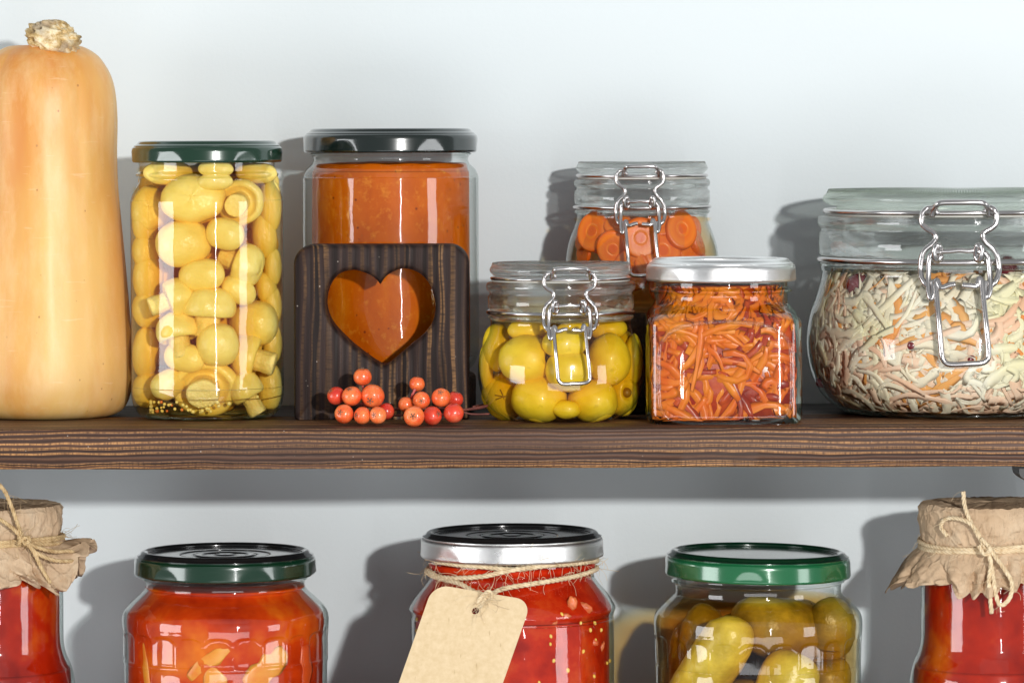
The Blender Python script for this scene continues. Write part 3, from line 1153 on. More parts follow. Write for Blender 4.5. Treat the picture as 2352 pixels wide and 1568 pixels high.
def clip_jar(j, root, R, ylid, ybot, yu, bead, band, ylow, body, mat_lid, knurl=240, lo_extra=()):
    """glass clip jar: knurled lid, wires' grooves, thick rim, band and round body"""
    s = j.s
    z = j.z
    zt, zb = z(ylid), z(ybot)
    b = MB()
    kz = .0009 * R / 164
    pr = [(R * s * .35, zb), (R * s * .80, zb), (R * s * .955, zb + .0004), (R * s * .99, zb + .0016), (R * s, (zt + zb) / 2), (R * s * .99, zt - .0018), (R * s * .97, zt - .0004), (R * s * .955, zt + kz * .7), (R * s * .92, zt + kz * .7), (R * s * .91, zt - .0006),
          (R * s * .5, zt - .0010), (1e-6, zt - .0010)]
    zl = z(yu + (bead[0] - yu) * .3)
    pr = [(1e-6, zl), (R * s * .88, zl), (R * s * .90, zb - .0006), (R * s * .955, zb)] + pr[2:]

    def fk(th, i, r, zz):
        if zz > zt:
            zz += kz * .45 * math.cos(knurl * th)
        return r, zz
    b.lathe(pr, j.c, knurl * 4, fk)
    b.build('glass_lid', mat_lid, root)
    # gasket
    b = MB()
    zg = z(bead[0] - 1.5)
    b.lathe([(R * s * .84, zg - .0008), (R * s * .965, zg - .0008), (R * s * .97, zg + .0004), (R * s * .965, zg + .0012), (R * s * .84, zg + .0012), (R * s * .84, zg - .0008)], j.c, 96)
    b.build('gasket', M['gasket'], root)
    # thick pressed rim and band of the neck: solid glass ring
    b = MB()
    B, Wd = bead, band
    r1, r2 = B[2] * s, Wd[2] * s
    ri = R * s * .86
    pr = [(ri, z(B[0])), (r1 - .0018, z(B[0])), (r1 - .0003, z(B[0]) - .0011), (r1, z((B[0] + B[1]) / 2)), (r1 - .0003, z(B[1]) + .0008), (r1 - .0016, z(B[1])), (r2 - .001, z(Wd[0]) - .0003), (r2, z(Wd[0]) - .0011), (r2, z(Wd[1]) + .001), (r2 - .0008, z(Wd[1])),
          (r2 - .0020, z(ylow)), (r2 - .0012, z(ylow) - .0012), (r2, z(ylow) - .0024), (r2 - .0006, z(ylow) - .0036), (r2 - .0018, z(ylow) - .0044), (ri, z(ylow) - .0044), (ri, z(B[0]))]
    b.lathe(pr, j.c, 160)
    b.build('glass_neck', M['lid_glass'], root)
    shell(j, body, root, M['glass'])


# olives ------------------------------------------------------------
oj = Jar(1287, 2.21, ZS)
r = oj.root('clip_jar', 'small round clip jar of big yellow green olives', 'jar', 'glass clip jars')
OB = [(168, 726), (165, 731), (162, 738), (163, 748), (170, 768), (180, 792), (188, 820), (191, 850), (189, 880), (180, 912), (164, 938), (140, 955), (118, 962.3), (80, 961), (0, 958)]
clip_jar(oj, r, 164, 607, 632, 638, (645, 669, 172), (674, 709, 168), 716, OB, M['lid_glass'])


def orf(y):
    if y == 'u':
        return 158
    if y == 'uy':
        return 638.5
    if y == 'l':
        return 167
    if y < 730:
        return 170
    return min(191, 170 + (y - 730) * .24)


clip(oj, r, 1308, 716, 1, 1, 1, orf)
M['brine_olive'] = brine_mat('olive_brine', (.95, .74, .06), 40)
b = MB()
b.lathe(oj.prof([(0, 690), (138, 690), (140, 725), (158, 735), (160, 748), (167, 770), (177, 794), (185, 822), (187.5, 850), (185, 880), (176, 911), (160, 936), (136, 952), (0, 956)], 4), oj.c, 96)
b.build('brine', M['brine_olive'], r)
t = NT('olive_skin')
col = t.ramp(t.noise(50, 4), [(.3, (.70, .45, .008)), (.55, (.80, .56, .02)), (.75, (.84, .63, .06))])
M['olive'] = t.done(t.pri(t.mix(t.ramp(t.noise(170, 4), [(.60, 0.0), (.72, .5)]), col, (.45, .30, .01)), .42, sss=.2, sss_scale=.003, sss_r=(1, .8, .1), coat=.08, spec=.35, normal=t.bump(t.noise(90, 4), .22, .0015)))
M['olive_hole'] = mottled('olive_pit_hole', (.25, .12, .01), (.4, .22, .02), 80)
GO = 'olives in the small clip jar'
OL = 'plump yellow green olive packed in the small clip jar'
olives = [(1140, 797, 66, 104, None, None), (1209, 825, 122, 108, 'h', 'large olive with its pit hole turned right left of the clip lever'), (1305, 850, 100, 94, None, 'round olive straight behind the clip lever of the small jar'),
          (1397, 827, 96, 114, None, 'tall olive under a bright reflection right of the clip lever'), (1143, 914, 90, 98, 'x', 'olive with a cross shaped cut at the lower left of the small jar'), (1236, 914, 120, 106, None, 'large olive lying at the bottom middle left of the small jar'),
          (1360, 920, 108, 92, None, 'olive lying at the bottom right of the middle of the small jar'), (1440, 905, 76, 98, 'o', 'olive with an open dark pit hole at the lower right of the small jar'), (1294, 790, 96, 66, None, None), (1212, 757, 88, 52, None, None), (1318, 760, 84, 44, None, None), (1396, 757, 82, 50, None, None),
          (1452, 830, 44, 116, None, None), (1113, 845, 30, 100, None, None), (1298, 940, 60, 40, None, None)]


def olive(c, w_, h_, kind, label, s):
    o_ = MB()
    d = min(w_, h_) * s * .92
    sd = random.random() * 20
    if kind == 'h':
        hd = Vector((.93, -.36, 0)).normalized()
    elif kind == 'o':
        hd = Vector((.45, -.88, .12)).normalized()
    elif kind == 'x':
        hd = Vector((-.15, -.98, .1)).normalized()
    else:
        hd = None

    def fn(v):
        k = 1 + .06 * noise.noise(v * 1.2 + Vector((sd, 0, 0))) + .02 * noise.noise(v * 3 + Vector((sd, 0, 0)))
        if hd is not None and kind != 'x':
            q = v.dot(hd)
            if q > .90:
                k -= .45 * min(1, (q - .90) / .07)
        return k
    o_.ball(c, (w_ * s / 2, d / 2, h_ * s / 2), Matrix.Rotation(random.uniform(-.1, .1), 3, 'Y'), 56, 40, fn)
    ob = o_.build('olive', M['olive'])
    tag(ob, label or OL, 'olive', GO)
    if hd is not None:
        q = MB()
        rr = Vector((hd.x * w_ * s / 2, hd.y * d / 2, hd.z * h_ * s / 2))
        if kind == 'x':
            pc = c + rr * 1.0
            for a in (.35, 1.9, 2.9):
                e = Vector((math.cos(a), 0, math.sin(a))) * .0042
                q.tube(cr([pc - e + Vector((0, .0007, 0)), pc + Vector((.0003, -.0002, .0002)), pc + e + Vector((0, .0007, 0))], 4), .00028, 6)
        else:
            q.ball(c + rr * .62, (d * .16, d * .16, d * .16), None, 20, 14)
        q.build('pit_hole', M['olive_hole'], ob)
    return ob


for (px, py, w_, h_, kd, lb) in olives:
    w_, h_ = w_ * 1.06, h_ * 1.06
    Rj = 156 if py < 780 else 187 - max(0, py - 880) * .45
    olive(inside(oj, px, py, w_, h_, Rj), w_, h_, kd, lb, oj.s)
for q in range(5):
    for k in range(2):
        th = math.radians(15 + q * 37 + k * 15)
        rr = (187 - 55) * oj.s
        olive(Vector((oj.c[0] + rr * math.cos(th), oj.c[1] + rr * math.sin(th), (HY - (805 + k * 100)) * oj.s)), 105, 98, None, None, oj.s)
for k in range(2):
    olive(Vector((oj.c[0], oj.c[1] + .004, (HY - (800 + k * 100)) * oj.s)), 120, 98, None, None, oj.s)

# carrots -----------------------------------------------------------
cj = Jar(1474, 2.30, (HY - 713) * 2.30 / F)
log(1484, 2.298, 160, cj.zb, 'dark bark covered log block under the carrot jar')
r = cj.root('clip_jar', 'clip jar of orange carrot slices standing at the back on a log', 'jar', 'glass clip jars')
CB = [(157, 484), (154, 489), (150, 496), (153, 512), (161, 533), (170, 560), (176, 595), (177, 630), (172, 665), (158, 695), (138, 710), (120, 712.6), (0, 710)]
clip_jar(cj, r, 152, 376, 398, 404, (411, 431, 157), (435, 470, 156), 476, CB, M['lid_glass'])


def crf(y):
    if y == 'u':
        return 148
    if y == 'uy':
        return 404.5
    if y == 'l':
        return 155
    if y < 490:
        return 158
    return min(176, 158 + (y - 490) * .25)


clip(cj, r, 1470, 476, .92, .95, .95, crf)
M['brine_orange'] = brine_mat('carrot_brine', (.98, .66, .03), 34)
b = MB()
b.lathe(cj.prof([(0, 500), (148, 500), (150, 514), (158, 535), (167, 562), (172, 597), (173, 630), (168, 664), (154, 692), (134, 707), (0, 709)], 4), cj.c, 96)
b.build('brine', M['brine_orange'], r)
# carrot puree-like sediment filling the lower half
M['carrot_puree'] = mottled('carrot_puree', (.70, .27, .015), (.82, .40, .03), 50, .4, sss=.2)
t = NT('carrot_flesh')
gr = t.n('VectorMath', operation='LENGTH')
t.set(gr.inputs[0], t.mapping((1, 1, 0)))
rad = t.math('ADD', gr.outputs['Value'], t.math('MULTIPLY', t.noise(2.5, 2), .05))
col = t.ramp(rad, [(.0, (.70, .11, .006)), (.13, (.74, .12, .006)), (.19, (.84, .22, .012)), (.25, (.78, .15, .008)), (.40, (.84, .21, .012)), (.50, (.72, .13, .006))])
M['carrot'] = t.done(t.pri(col, .35, sss=.25, sss_scale=.003, sss_r=(1, .35, .05), normal=t.bump(t.noise(12, 4, .7), .25, .001)))


def disc_mesh():
    b = MB()
    pr = [(0, .09), (.14, .092), (.16, .082), (.2, .09), (.42, .085), (.485, .06), (.5, 0), (.485, -.06), (.42, -.085), (0, -.09)]
    b.lathe([(max(0, p[0]), p[1]) for p in cr([(a, c, 0) for a, c in pr], 3)], (0, 0), 56, lambda th, i, r, z: (r * (1 + .03 * noise.noise(Vector((math.cos(th), math.sin(th), 3)))), z))
    return raw_mesh(b, 'carrot_slice', [M['carrot']])


DM = disc_mesh()
GC = 'carrot slices in the back clip jar'
for (px, py, dd, rx, rz, lb) in ((1470, 548, 92, 84, 0, 'round carrot slice behind the wire clip of the back jar'), (1563, 530, 84, 70, 35, 'round carrot slice at the upper right of the back jar'), (1362, 533, 84, 70, -35, None), (1408, 570, 84, 100, -20, None), (1520, 580, 90, 60, 20, None),
                                (1600, 560, 70, 80, 60, None), (1615, 600, 70, 70, 70, None), (1618, 640, 70, 80, 60, None), (1590, 525, 60, 70, 50, None), (1330, 620, 60, 80, -60, None), (1338, 550, 60, 80, -50, None), (1495, 610, 80, 75, 10, None), (1340, 580, 60, 90, -60, None), (1420, 520, 70, 50, -10, None), (1516, 515, 70, 50, 15, None), (1580, 600, 80, 80, 45, None), (1450, 620, 90, 80, -15, None), (1375, 640, 80, 80, -30, None), (1530, 660, 90, 80, 25, None)):
    c = inside(cj, px, py, 40, 40, 148 if py < 530 else 168)
    put('carrot_slice', DM, c, Euler((math.radians(rx + random.uniform(-14, 14)), random.uniform(-.35, .35), math.radians(rz + random.uniform(-15, 15))), 'XYZ'), (dd * cj.s * random.uniform(.85, 1.1), dd * cj.s * random.uniform(.9, 1.15), dd * cj.s * random.uniform(.8, 1.5)), lb or 'orange carrot slice floating in the back clip jar', 'carrot slice', GC)
for k in range(14):
    th = random.uniform(0, PI)
    rr = random.uniform(.01, .026)
    put('carrot_slice', DM, Vector((cj.c[0] + rr * math.cos(th), cj.c[1] + rr * math.sin(th), (HY - random.uniform(525, 670)) * cj.s)), Euler((random.uniform(0, 3), random.uniform(0, 3), 0)), (.021,) * 3,
        'orange carrot slice floating in the back clip jar', 'carrot slice', GC)

# ------------------------------------------------------------------ shreds


def ribbon(b, c, d, nrm, L, w_, th_, curl, twist, mi=0, n=8):
    """a shred: bent and twisted strip of rectangular section"""
    d = d.normalized()
    nrm = (nrm - d * nrm.dot(d)).normalized()
    sd = d.cross(nrm)
    pts = []
    p = Vector(c) - d * L * .5
    ang = 0
    cur = d.copy()
    ph = random.random() * 6
    for i in range(n + 1):
        pts.append((p.copy(), cur.copy(), ang))
        a = curl / n * (1 + .6 * math.sin(ph + i * .9))
        cur = (Matrix.Rotation(a, 3, nrm) @ cur)
        cur = (Matrix.Rotation(random.uniform(-.16, .16), 3, sd) @ cur).normalized()
        p = p + cur * (L / n)
        ang += twist / n
    vs = []
    for i, (p, t_, a) in enumerate(pts):
        tp = math.sin(PI * (i + .8) / (n + 1.6)) ** .2
        nn = Matrix.Rotation(a, 3, t_) @ nrm
        ss = t_.cross(nn).normalized()
        W, H = w_ * .5 * tp, th_ * .5 * tp
        W *= random.uniform(.68, 1.3)
        vs += [p + ss * W + nn * H * .85, p + nn * H, p - ss * W + nn * H * .85, p - ss * W - nn * H * .85, p - nn * H, p + ss * W - nn * H * .85]
    fs = []
    for i in range(n):
        for k in range(6):
            l = (k + 1) % 6
            fs.append((i * 6 + k, i * 6 + l, (i + 1) * 6 + l, (i + 1) * 6 + k))
    fs.append((5, 4, 3, 2, 1, 0))
    fs.append(tuple(n * 6 + k for k in range(6)))
    b.add(vs, fs, mi)


# salad jar ----------------------------------------------------------
qj = Jar(1655, 2.205, ZS)
r = qj.root('square_jar', 'square glass jar of shredded orange carrot salad with silver lid', 'jar')
zsh0, zsh1 = qj.z(690), qj.z(735)


def sqf(th, i, rr, z):
    k = max(0, min(1, (zsh0 - z) / (zsh0 - zsh1)))
    k = k * k * (3 - 2 * k)
    q = 1 + (sq_r(th, 9) - 1) * k
    rr2 = rr * q
    # pressed ribs on the corners' sides
    if k >= 1 and z > ZS + .004:
        cdist = abs(((th + PI / 4) % (PI / 2)) - PI / 4)
        if .50 < cdist < .66:
            rr2 *= 1 + .007 * math.sin((z - ZS) / .0042 * 2 * PI)
    return rr2, z


SQ = [(153, 648), (153, 655), (154, 661), (162, 665), (162, 670), (154, 674), (153, 690), (158, 702), (170, 716), (176, 734), (177, 750), (176.5, 800), (176.5, 870), (177, 935), (175, 955), (168, 963), (150, 964.5), (0, 962)]
shell(qj, SQ, r, M['glass_green'], 4, 256, sqf)
b = MB()
# raised rounded frame of the front panel
fr = []
for k in range(64):
    a = 2 * PI * k / 64
    n_ = 5
    xx = math.copysign(abs(math.cos(a)) ** (2 / n_), math.cos(a)) * 150
    zz = math.copysign(abs(math.sin(a)) ** (2 / n_), math.sin(a)) * 104
    arch = 22 * (1 - (xx / 150) ** 2) if zz > 0 else 0
    fr.append(Vector((qj.c[0] + xx * qj.s, qj.Y - 176.6 * qj.s, (HY - (858 - zz - arch)) * qj.s)))
b.tube(fr, .0011, 8, closed=True)
b.build('panel_frame', M['glass'], r)
twist_lid(qj, r, 172, 606, 645, [M['silver'], M['silver']], rim=156, ph=.25, tilt=-.004)
M['shred'] = shred_mat('shredded_carrot', (.88, .15, .004), (.95, .27, .010), (.80, .095, .004), .2, 60, .3, .3)
M['shred_red'] = shred_mat('spiced_onion', (.42, .022, .003), (.66, .08, .006), (.30, .015, .004), .15, 90, .25, .4)
b = MB()
HW = 172 * qj.s


def sq_point(th, inset, z):
    k = max(0, min(1, (zsh0 - z) / (zsh0 - zsh1)))
    R0 = (150 + 22 * k) * qj.s - inset
    rr = R0 * (1 + (sq_r(th, 9) - 1) * k)
    return Vector((qj.c[0] + rr * math.cos(th), qj.c[1] + rr * math.sin(th), z))


def sq_norm(th, z):
    a, c = sq_point(th - .03, 0, z), sq_point(th + .03, 0, z)
    t_ = (c - a)
    return Vector((t_.y, -t_.x, 0)).normalized()


for k in range(620):
    front = random.random() < .62
    th = random.uniform(-PI * .86, -PI * .14) if front else random.uniform(0, 2 * PI)
    z = ZS + .004 + random.random() ** 1.0 * (qj.z(655) - ZS - .006)
    ins = abs(random.gauss(0, .0026)) + .0014
    c = sq_point(th, ins, z)
    nr = sq_norm(th, z)
    tg = Vector((-nr.y, nr.x, 0))
    a = random.gauss(0, .75)
    d = tg * math.cos(a) + Vector((0, 0, 1)) * math.sin(a) + nr * random.gauss(0, .06)
    L = random.uniform(.016, .050)
    # keep away from corners
    if abs(((th + PI / 4) % (PI / 2)) - PI / 4) > .5:
        L *= .5
    cc = Vector((c.x - nr.x * .001, c.y - nr.y * .001, max(ZS + .004, min(z, qj.z(660)))))
    ribbon(b, cc, d, nr, L, random.uniform(.0026, .0050), random.uniform(.0006, .0011), random.gauss(0, 2.0), random.gauss(0, .4), 0 if random.random() < .88 else 1, 7)
# press every shred against the inside of the glass
for vi, v in enumerate(b.v):
    th = math.atan2(v.y - qj.c[1], v.x - qj.c[0])
    lim = sq_point(th, .0009, v.z)
    rl = math.hypot(lim.x - qj.c[0], lim.y - qj.c[1])
    rv = math.hypot(v.x - qj.c[0], v.y - qj.c[1])
    rl -= .0004 + .0016 * ((vi // 48) * .618 % 1.0)
    if rv > rl:
        rn = rl + .0009 * (1 - math.exp(-(rv - rl) / .004))
        v.x = qj.c[0] + (v.x - qj.c[0]) * rn / rv
        v.y = qj.c[1] + (v.y - qj.c[1]) * rn / rv
    zl, zh = ZS + .0016 + .001 * ((vi // 48) * .37 % 1.0), qj.z(655)
    if v.z < zl + .001:
        v.z = zl + .001 * math.exp((v.z - zl - .001) / .004)
    v.z = min(v.z, zh - .0005 * ((vi // 48) * .37 % 1.0))
b2 = [(156 * qj.s, ZS + .004), (160 * qj.s, ZS + .02), (160 * qj.s, qj.z(745)), (134 * qj.s, qj.z(700)), (134 * qj.s, qj.z(655)), (0, qj.z(655))]
b.lathe([(0, ZS + .003)] + b2, qj.c, 64, lambda th, i, rr, z: (rr * (1 + (sq_r(th, 9) - 1) * max(0, min(1, (zsh0 - z) / (zsh0 - zsh1)))), z), 1)
o = b.build('shredded_carrot', [M['shred'], M['shred_red']], loc=(qj.c[0], qj.c[1], ZS + .0016))
tag(o, 'orange shredded carrot salad filling the square jar', 'carrot salad', kind='stuff')

# sauerkraut ----------------------------------------------------------
kj = Jar(2204, 2.258, ZS)
r = kj.root('clip_jar', 'large round clip jar of sauerkraut with a greenish glass lid', 'jar', 'glass clip jars')
KB = [(326, 606), (322, 612), (320, 622), (318, 630), (322, 650), (333, 688), (345, 722), (353, 765), (354, 800), (349, 838), (336, 878), (314, 912), (286, 936), (262, 948.3), (200, 947), (0, 940)]
clip_jar(kj, r, 315, 445, 473, 487, (497, 525, 327), (531, 589, 324), 597, KB, M['lid_glass_green'], knurl=300)


def krf(y):
    if y == 'u':
        return 308
    if y == 'uy':
        return 487.5
    if y == 'l':
        return 322
    if y < 620:
        return 326
    return min(354, 326 + (y - 620) * .2)


clip(kj, r, 2203, 597, 1.465, 1.31, 1.465, krf, wr=.00155)
b = MB()
b.lathe([(kj.s * a, ZS + q) for a, q in ((180, .0004), (252, .0004), (266, .0012), (262, .003), (230, .0036), (180, .003), (180, .0004))], kj.c, 96)
b.build('glass_foot', M['glass_green'], r)


def kr(z):
    """inside radius of the big jar at z"""
    y = HY - z / kj.s
    pts = [(600, 300), (630, 312), (650, 317), (688, 328), (722, 340), (765, 348), (800, 349), (838, 344), (878, 331), (912, 308), (936, 280), (950, 250)]
    for (a, ra), (c, rc_) in zip(pts, pts[1:]):
        if a <= y <= c:
            return (ra + (rc_ - ra) * (y - a) / (c - a)) * kj.s
    return (300 if y < 600 else 250) * kj.s


M['kraut'] = shred_mat('sauerkraut', (.98, .88, .66), (.99, .95, .80), (.97, .92, .60))
M['kraut_pink'] = shred_mat('pink_sauerkraut', (.98, .70, .48), (.99, .82, .64), (.97, .64, .40))
M['kraut_carrot'] = shred_mat('carrot_shred', (.95, .45, .12), (.96, .58, .20), (.93, .36, .08))
b = MB()
ztop = kj.z(640)
for k in range(2300):
    front = random.random() < .7
    th = random.uniform(-PI * .98, -PI * .02) if front else random.uniform(0, PI)
    u = random.random()
    z = ZS + .004 + (ztop - ZS - .004) * u
    ins = abs(random.gauss(0, .0028)) + .0012
    if u > .9:
        ins += random.random() * .02
    R_ = kr(z) - ins
    dz = .002
    slope = (kr(z + dz) - kr(z - dz)) / (2 * dz) if ZS + .003 < z - dz else .8
    er = Vector((math.cos(th), math.sin(th), 0))
    nr = (er - Vector((0, 0, 1)) * slope * .9).normalized()
    c = Vector((kj.c[0], kj.c[1], z)) + er * R_
    tg = Vector((-er.y, er.x, 0))
    up = nr.cross(tg)
    a = random.gauss(0, .8)
    d = tg * math.cos(a) + up * math.sin(a)
    q = random.random()
    low = 1 - u
    mi = 2 if q < .075 else (1 if q < .18 + .9 * max(0, low - .35) else 0)
    ribbon(b, c, d, nr, random.uniform(.012, .045), random.uniform(.0020, .0065), random.uniform(.0005, .0010), random.gauss(0, 1.9), random.gauss(0, .55), mi, 10)
for vi, v in enumerate(b.v):
    v.z = min(v.z, ztop + .003 + .002 * ((vi // 66) * .37 % 1.0))
    zl = ZS + .0030 + .0012 * ((vi // 66) * .37 % 1.0)
    if v.z < zl + .001:
        v.z = zl + .001 * math.exp((v.z - zl - .001) / .004)
    rl = kr(v.z) - .0012 - .0016 * ((vi // 66) * .618 % 1.0)
    rv = math.hypot(v.x - kj.c[0], v.y - kj.c[1])
    if rv > rl:
        rn = rl + .0009 * (1 - math.exp(-(rv - rl) / .004))
        v.x = kj.c[0] + (v.x - kj.c[0]) * rn / rv
        v.y = kj.c[1] + (v.y - kj.c[1]) * rn / rv
b.lathe([(0, ZS + .004)] + [(max(.01, kr(z) - .0024), z) for z in [ZS + .004 + (ztop - ZS - .012) * k / 40 for k in range(41)]] + [(0, ztop - .006)], kj.c, 160, lambda th, i, rr, z: (rr * (1 + .016 * noise.noise(Vector((math.cos(th) * 13, math.sin(th) * 13, z * 170)))), z), mifn=lambda i: 1 if i < 16 else 0)
o = b.build('sauerkraut', [M['kraut'], M['kraut_pink'], M['kraut_carrot']], loc=(kj.c[0], kj.c[1], ZS + .0032))
tag(o, 'pale shredded sauerkraut with carrot bits filling the large clip jar', 'sauerkraut', kind='stuff')
M['brine_kraut'] = brine_mat('kraut_brine', (.99, .92, .84), 4)
b = MB()
b.lathe([(0, ZS + .002)] + [(kr(z) - .0004, z) for z in [ZS + .002 + (kj.z(700) - ZS) * k / 20 for k in range(21)]] + [(0, ZS + .002 + (kj.z(700) - ZS))], kj.c, 96)
b.build('brine', M['brine_kraut'], r)
t = NT('cranberry_skin')
M['cran'] = t.done(t.pri(t.mix(t.noise(120, 3), (.10, .004, .008), (.22, .008, .015)), .18, sss=.1, coat=.5))
for (px, py, rad, lb) in ((1972, 658, 27, 'dark red cranberry at the upper left of the sauerkraut jar'), (2308, 612, 24, 'dark red cranberry under the rim right of the clip'), (2228, 828, 14, 'dark cranberry behind the end of the large clip lever'), (1882, 880, 13, 'cranberry half hidden at the lower left of the sauerkraut jar'), (2096, 796, 14, 'red cranberry bit in the middle of the sauerkraut jar')):
    zz = (HY - py) * (kj.Y - .07) / F
    c = kj.front(px, py, min(kr(zz) / kj.s, 312 if py < 640 else 999) - 1, -rad * kj.s * .95)
    b = MB()
    R_ = rad * kj.s
    b.ball(c, (R_ * 1.1, R_ * .9, R_), None, 32, 22, lambda v: 1 + .05 * noise.noise(v * 2))
    tag(b.build('cranberry', M['cran']), lb, 'cranberry', 'cranberries in the sauerkraut jar')

# ------------------------------------------------------------------ lower row: tomato jars and pickles


def flutes(j, y0, y1, n, depth=.0011, ph=0.0):
    za, zb_ = j.z(y0), j.z(y1)

    def fn(th, i, rr, z):
        if zb_ - .002 < z < za + .002:
            a = ((th + ph) * n / (2 * PI)) % 1.0
            u = (za - z) / (za - zb_)
            # each pane is a pressed facet with an arched top
            e = abs(a - .5) * 2
            arch = .0 + .22 * e ** 3
            k = max(0, min(1, (u - arch) / .06)) * max(0, min(1, (1 - u) / .06))
            rr -= depth * k * (1 - .75 * e ** 6)
        return rr, z
    return fn


def red_mat(name, c1, c2, c3, scale=40):
    t = NT(name)
    f = t.noise(scale, 4, .6)
    col = t.ramp(f, [(.32, c1), (.52, c2), (.72, c3)])
    return t.done(t.pri(col, .35, sss=.12, sss_scale=.006, sss_r=(1, .22, .05), normal=t.bump(t.noise(90, 3), .15, .002), spec=.04))


M['tomato'] = red_mat('tomato_sauce', (.28, .010, .002), (.56, .045, .003), (.78, .19, .010), 22)
M['pepper_y'] = mottled('yellow_pepper', (.78, .19, .008), (.86, .40, .04), 50, .35, .15, 150, sss=.3)
M['pepper_r'] = mottled('red_pepper', (.62, .06, .01), (.74, .12, .015), 50, .3, .15, 150, sss=.3)
# jar A
aj = Jar(514, 2.24, ZL)
r = aj.root('tomato_jar', 'tomato sauce jar with dark green lid below the mushroom jar', 'jar')
shell(aj, [(184, 1312), (184, 1318), (190, 1324), (184, 1330), (183, 1344), (192, 1356), (212, 1374), (231, 1394), (237, 1412), (237, 1430), (236, 1445), (236, 1470), (236, 1495), (235, 1510), (233, 1530), (232, 1650), (233, 1760), (228, 1810), (205, 1848), (170, 1859), (0, 1855)],
      r, M['glass_soft'], 7, 320, flutes(aj, 1436, 1506, 22))
b = MB()
b.lathe(aj.prof([(0, 1340), (170, 1340), (174, 1350), (186, 1364), (206, 1382), (222, 1402), (226, 1425), (223, 1450), (223, 1480), (223, 1510), (223, 1540), (223, 1570), (223, 1600), (222, 1640), (221, 1700), (221, 1760), (216, 1806), (196, 1838), (0, 1848)], 4), aj.c, 200,
        lambda th, i, r, z: (r * (1 + .012 * noise.noise(Vector((math.cos(th) * 7, math.sin(th) * 7, z * 70)))), z))
b.build('sauce', M['tomato'], r)
twist_lid(aj, r, 209, 1272, 1315, [M['lid_dark'], M['lid_top']], rim=194, ph=.42)
GP = 'pepper strips in the tomato sauce jar'


def strip(j, pts, R, w_, th_, mat, label, name='pepper_strip'):
    q = cr([j.front(px, py, R + .5, -.0004) for px, py in pts], 6)
    b = MB()
    vs, fs = [], []
    n = len(q)
    for i, p in enumerate(q):
        d = (q[min(n - 1, i + 1)] - q[max(0, i - 1)]).normalized()
        nr = Vector((p.x - j.c[0], p.y - j.c[1], 0)).normalized()
        sd = d.cross(nr).normalized()
        tp = max(.35, math.sin(PI * (i + .8) / (n + .6)) ** .35)
        for (a, c) in ((-1, 0), (-.7, 1), (0, 1.25), (.7, 1), (1, 0), (.7, -1), (-.7, -1)):
            vs.append(p + sd * a * w_ * tp * (1 + .35 * noise.noise(p * 160 + Vector((a, 0, 0)))) + nr * c * th_ * tp)
    m = 7
    for i in range(n - 1):
        for k in range(m):
            l = (k + 1) % m
            fs.append((i * m + k, i * m + l, (i + 1) * m + l, (i + 1) * m + k))
    fs.append(tuple(range(m)))
    fs.append(tuple((n - 1) * m + k for k in range(m - 1, -1, -1)))
    b.add(vs, fs)
    o = b.build(name, mat)
    tag(o, label, 'pepper', GP)
    return o


strip(aj, [(326, 1465), (330, 1500), (332, 1540), (338, 1580), (345, 1620)], 222, 0.0035, .0006, M['pepper_y'], 'thin yellow pepper strip down the left side of the tomato jar')
strip(aj, [(430, 1555), (455, 1530), (490, 1505), (525, 1482)], 223, 0.0043, .0006, M['pepper_y'], 'slanting yellow pepper strip near the middle of the tomato jar')
strip(aj, [(560, 1572), (590, 1550), (625, 1520), (650, 1490)], 223, 0.0078, .0006, M['pepper_y'], 'broad yellow pepper piece at the lower right of the tomato jar')
strip(aj, [(475, 1580), (492, 1556), (505, 1542)], 223, 0.0081, .0006, M['pepper_y'], 'short wide orange pepper piece at the bottom of the tomato jar')
strip(aj, [(695, 1480), (700, 1530), (695, 1590)], 223, 0.0057, .0006, M['pepper_r'], 'red pepper piece down the right side of the tomato jar')
strip(aj, [(380, 1620), (420, 1600), (470, 1620), (520, 1640)], 222, 0.0068, .0006, M['pepper_r'], 'red pepper piece below the frame in the tomato jar')

# jar B
bj = Jar(1173, 2.24, ZL)
r = bj.root('tomato_jar', 'jar of crushed tomatoes with silver rimmed black lid and paper tag', 'jar')
shell(bj, [(187, 1272), (187, 1290), (187, 1302), (193, 1308), (188, 1314), (189, 1324), (200, 1340), (220, 1364), (234, 1386), (237, 1396), (234, 1404), (232, 1415), (233, 1440), (233, 1650), (234, 1790), (222, 1835), (190, 1858), (0, 1856)], r, M['glass_soft'], 6, 192)
b = MB()
b.lathe(bj.prof([(0, 1286), (178, 1286), (180, 1320), (192, 1342), (212, 1367), (225, 1388), (227, 1400), (222, 1412), (222, 1440), (222, 1790), (210, 1830), (180, 1848), (0, 1850)], 4), bj.c, 128)
M['tomato2'] = red_mat('crushed_tomato', (.32, .008, .002), (.52, .022, .003), (.62, .07, .010), 55)
sb = b.build('sauce', M['tomato2'], r)
b = MB()
M['seed'] = mottled('tomato_seed', (.86, .50, .05), (.92, .66, .16), 200, .35, coat=.3)
seeds = [(1437 - 60, 1446), (1261, 1460), (1260, 1478), (1336, 1495), (1268, 1516), (1398, 1517), (1360, 1552), (1234, 1566), (1330, 1430), (1362, 1430), (1390, 1522), (1352, 1446), (948 + 6, 1420), (953, 1446), (957, 1470), (960, 1500), (1364, 1469), (1300, 1538), (1286, 1410)]
for (px, py) in seeds + [(random.uniform(1240, 1390), random.uniform(1590, 1750)) for _ in range(10)]:
    a = random.uniform(-.5, .5)
    c = bj.front(px, py, 223.6, 0)
    k = random.uniform(.65, .95)
    b.ball(c, (.0011 * k, .0007, .0017 * k), Matrix.Rotation(a, 3, 'Y'), 12, 8, lambda v: 1 - .25 * max(0, v.z))
b.build('seed', M['seed'], sb)
b = MB()
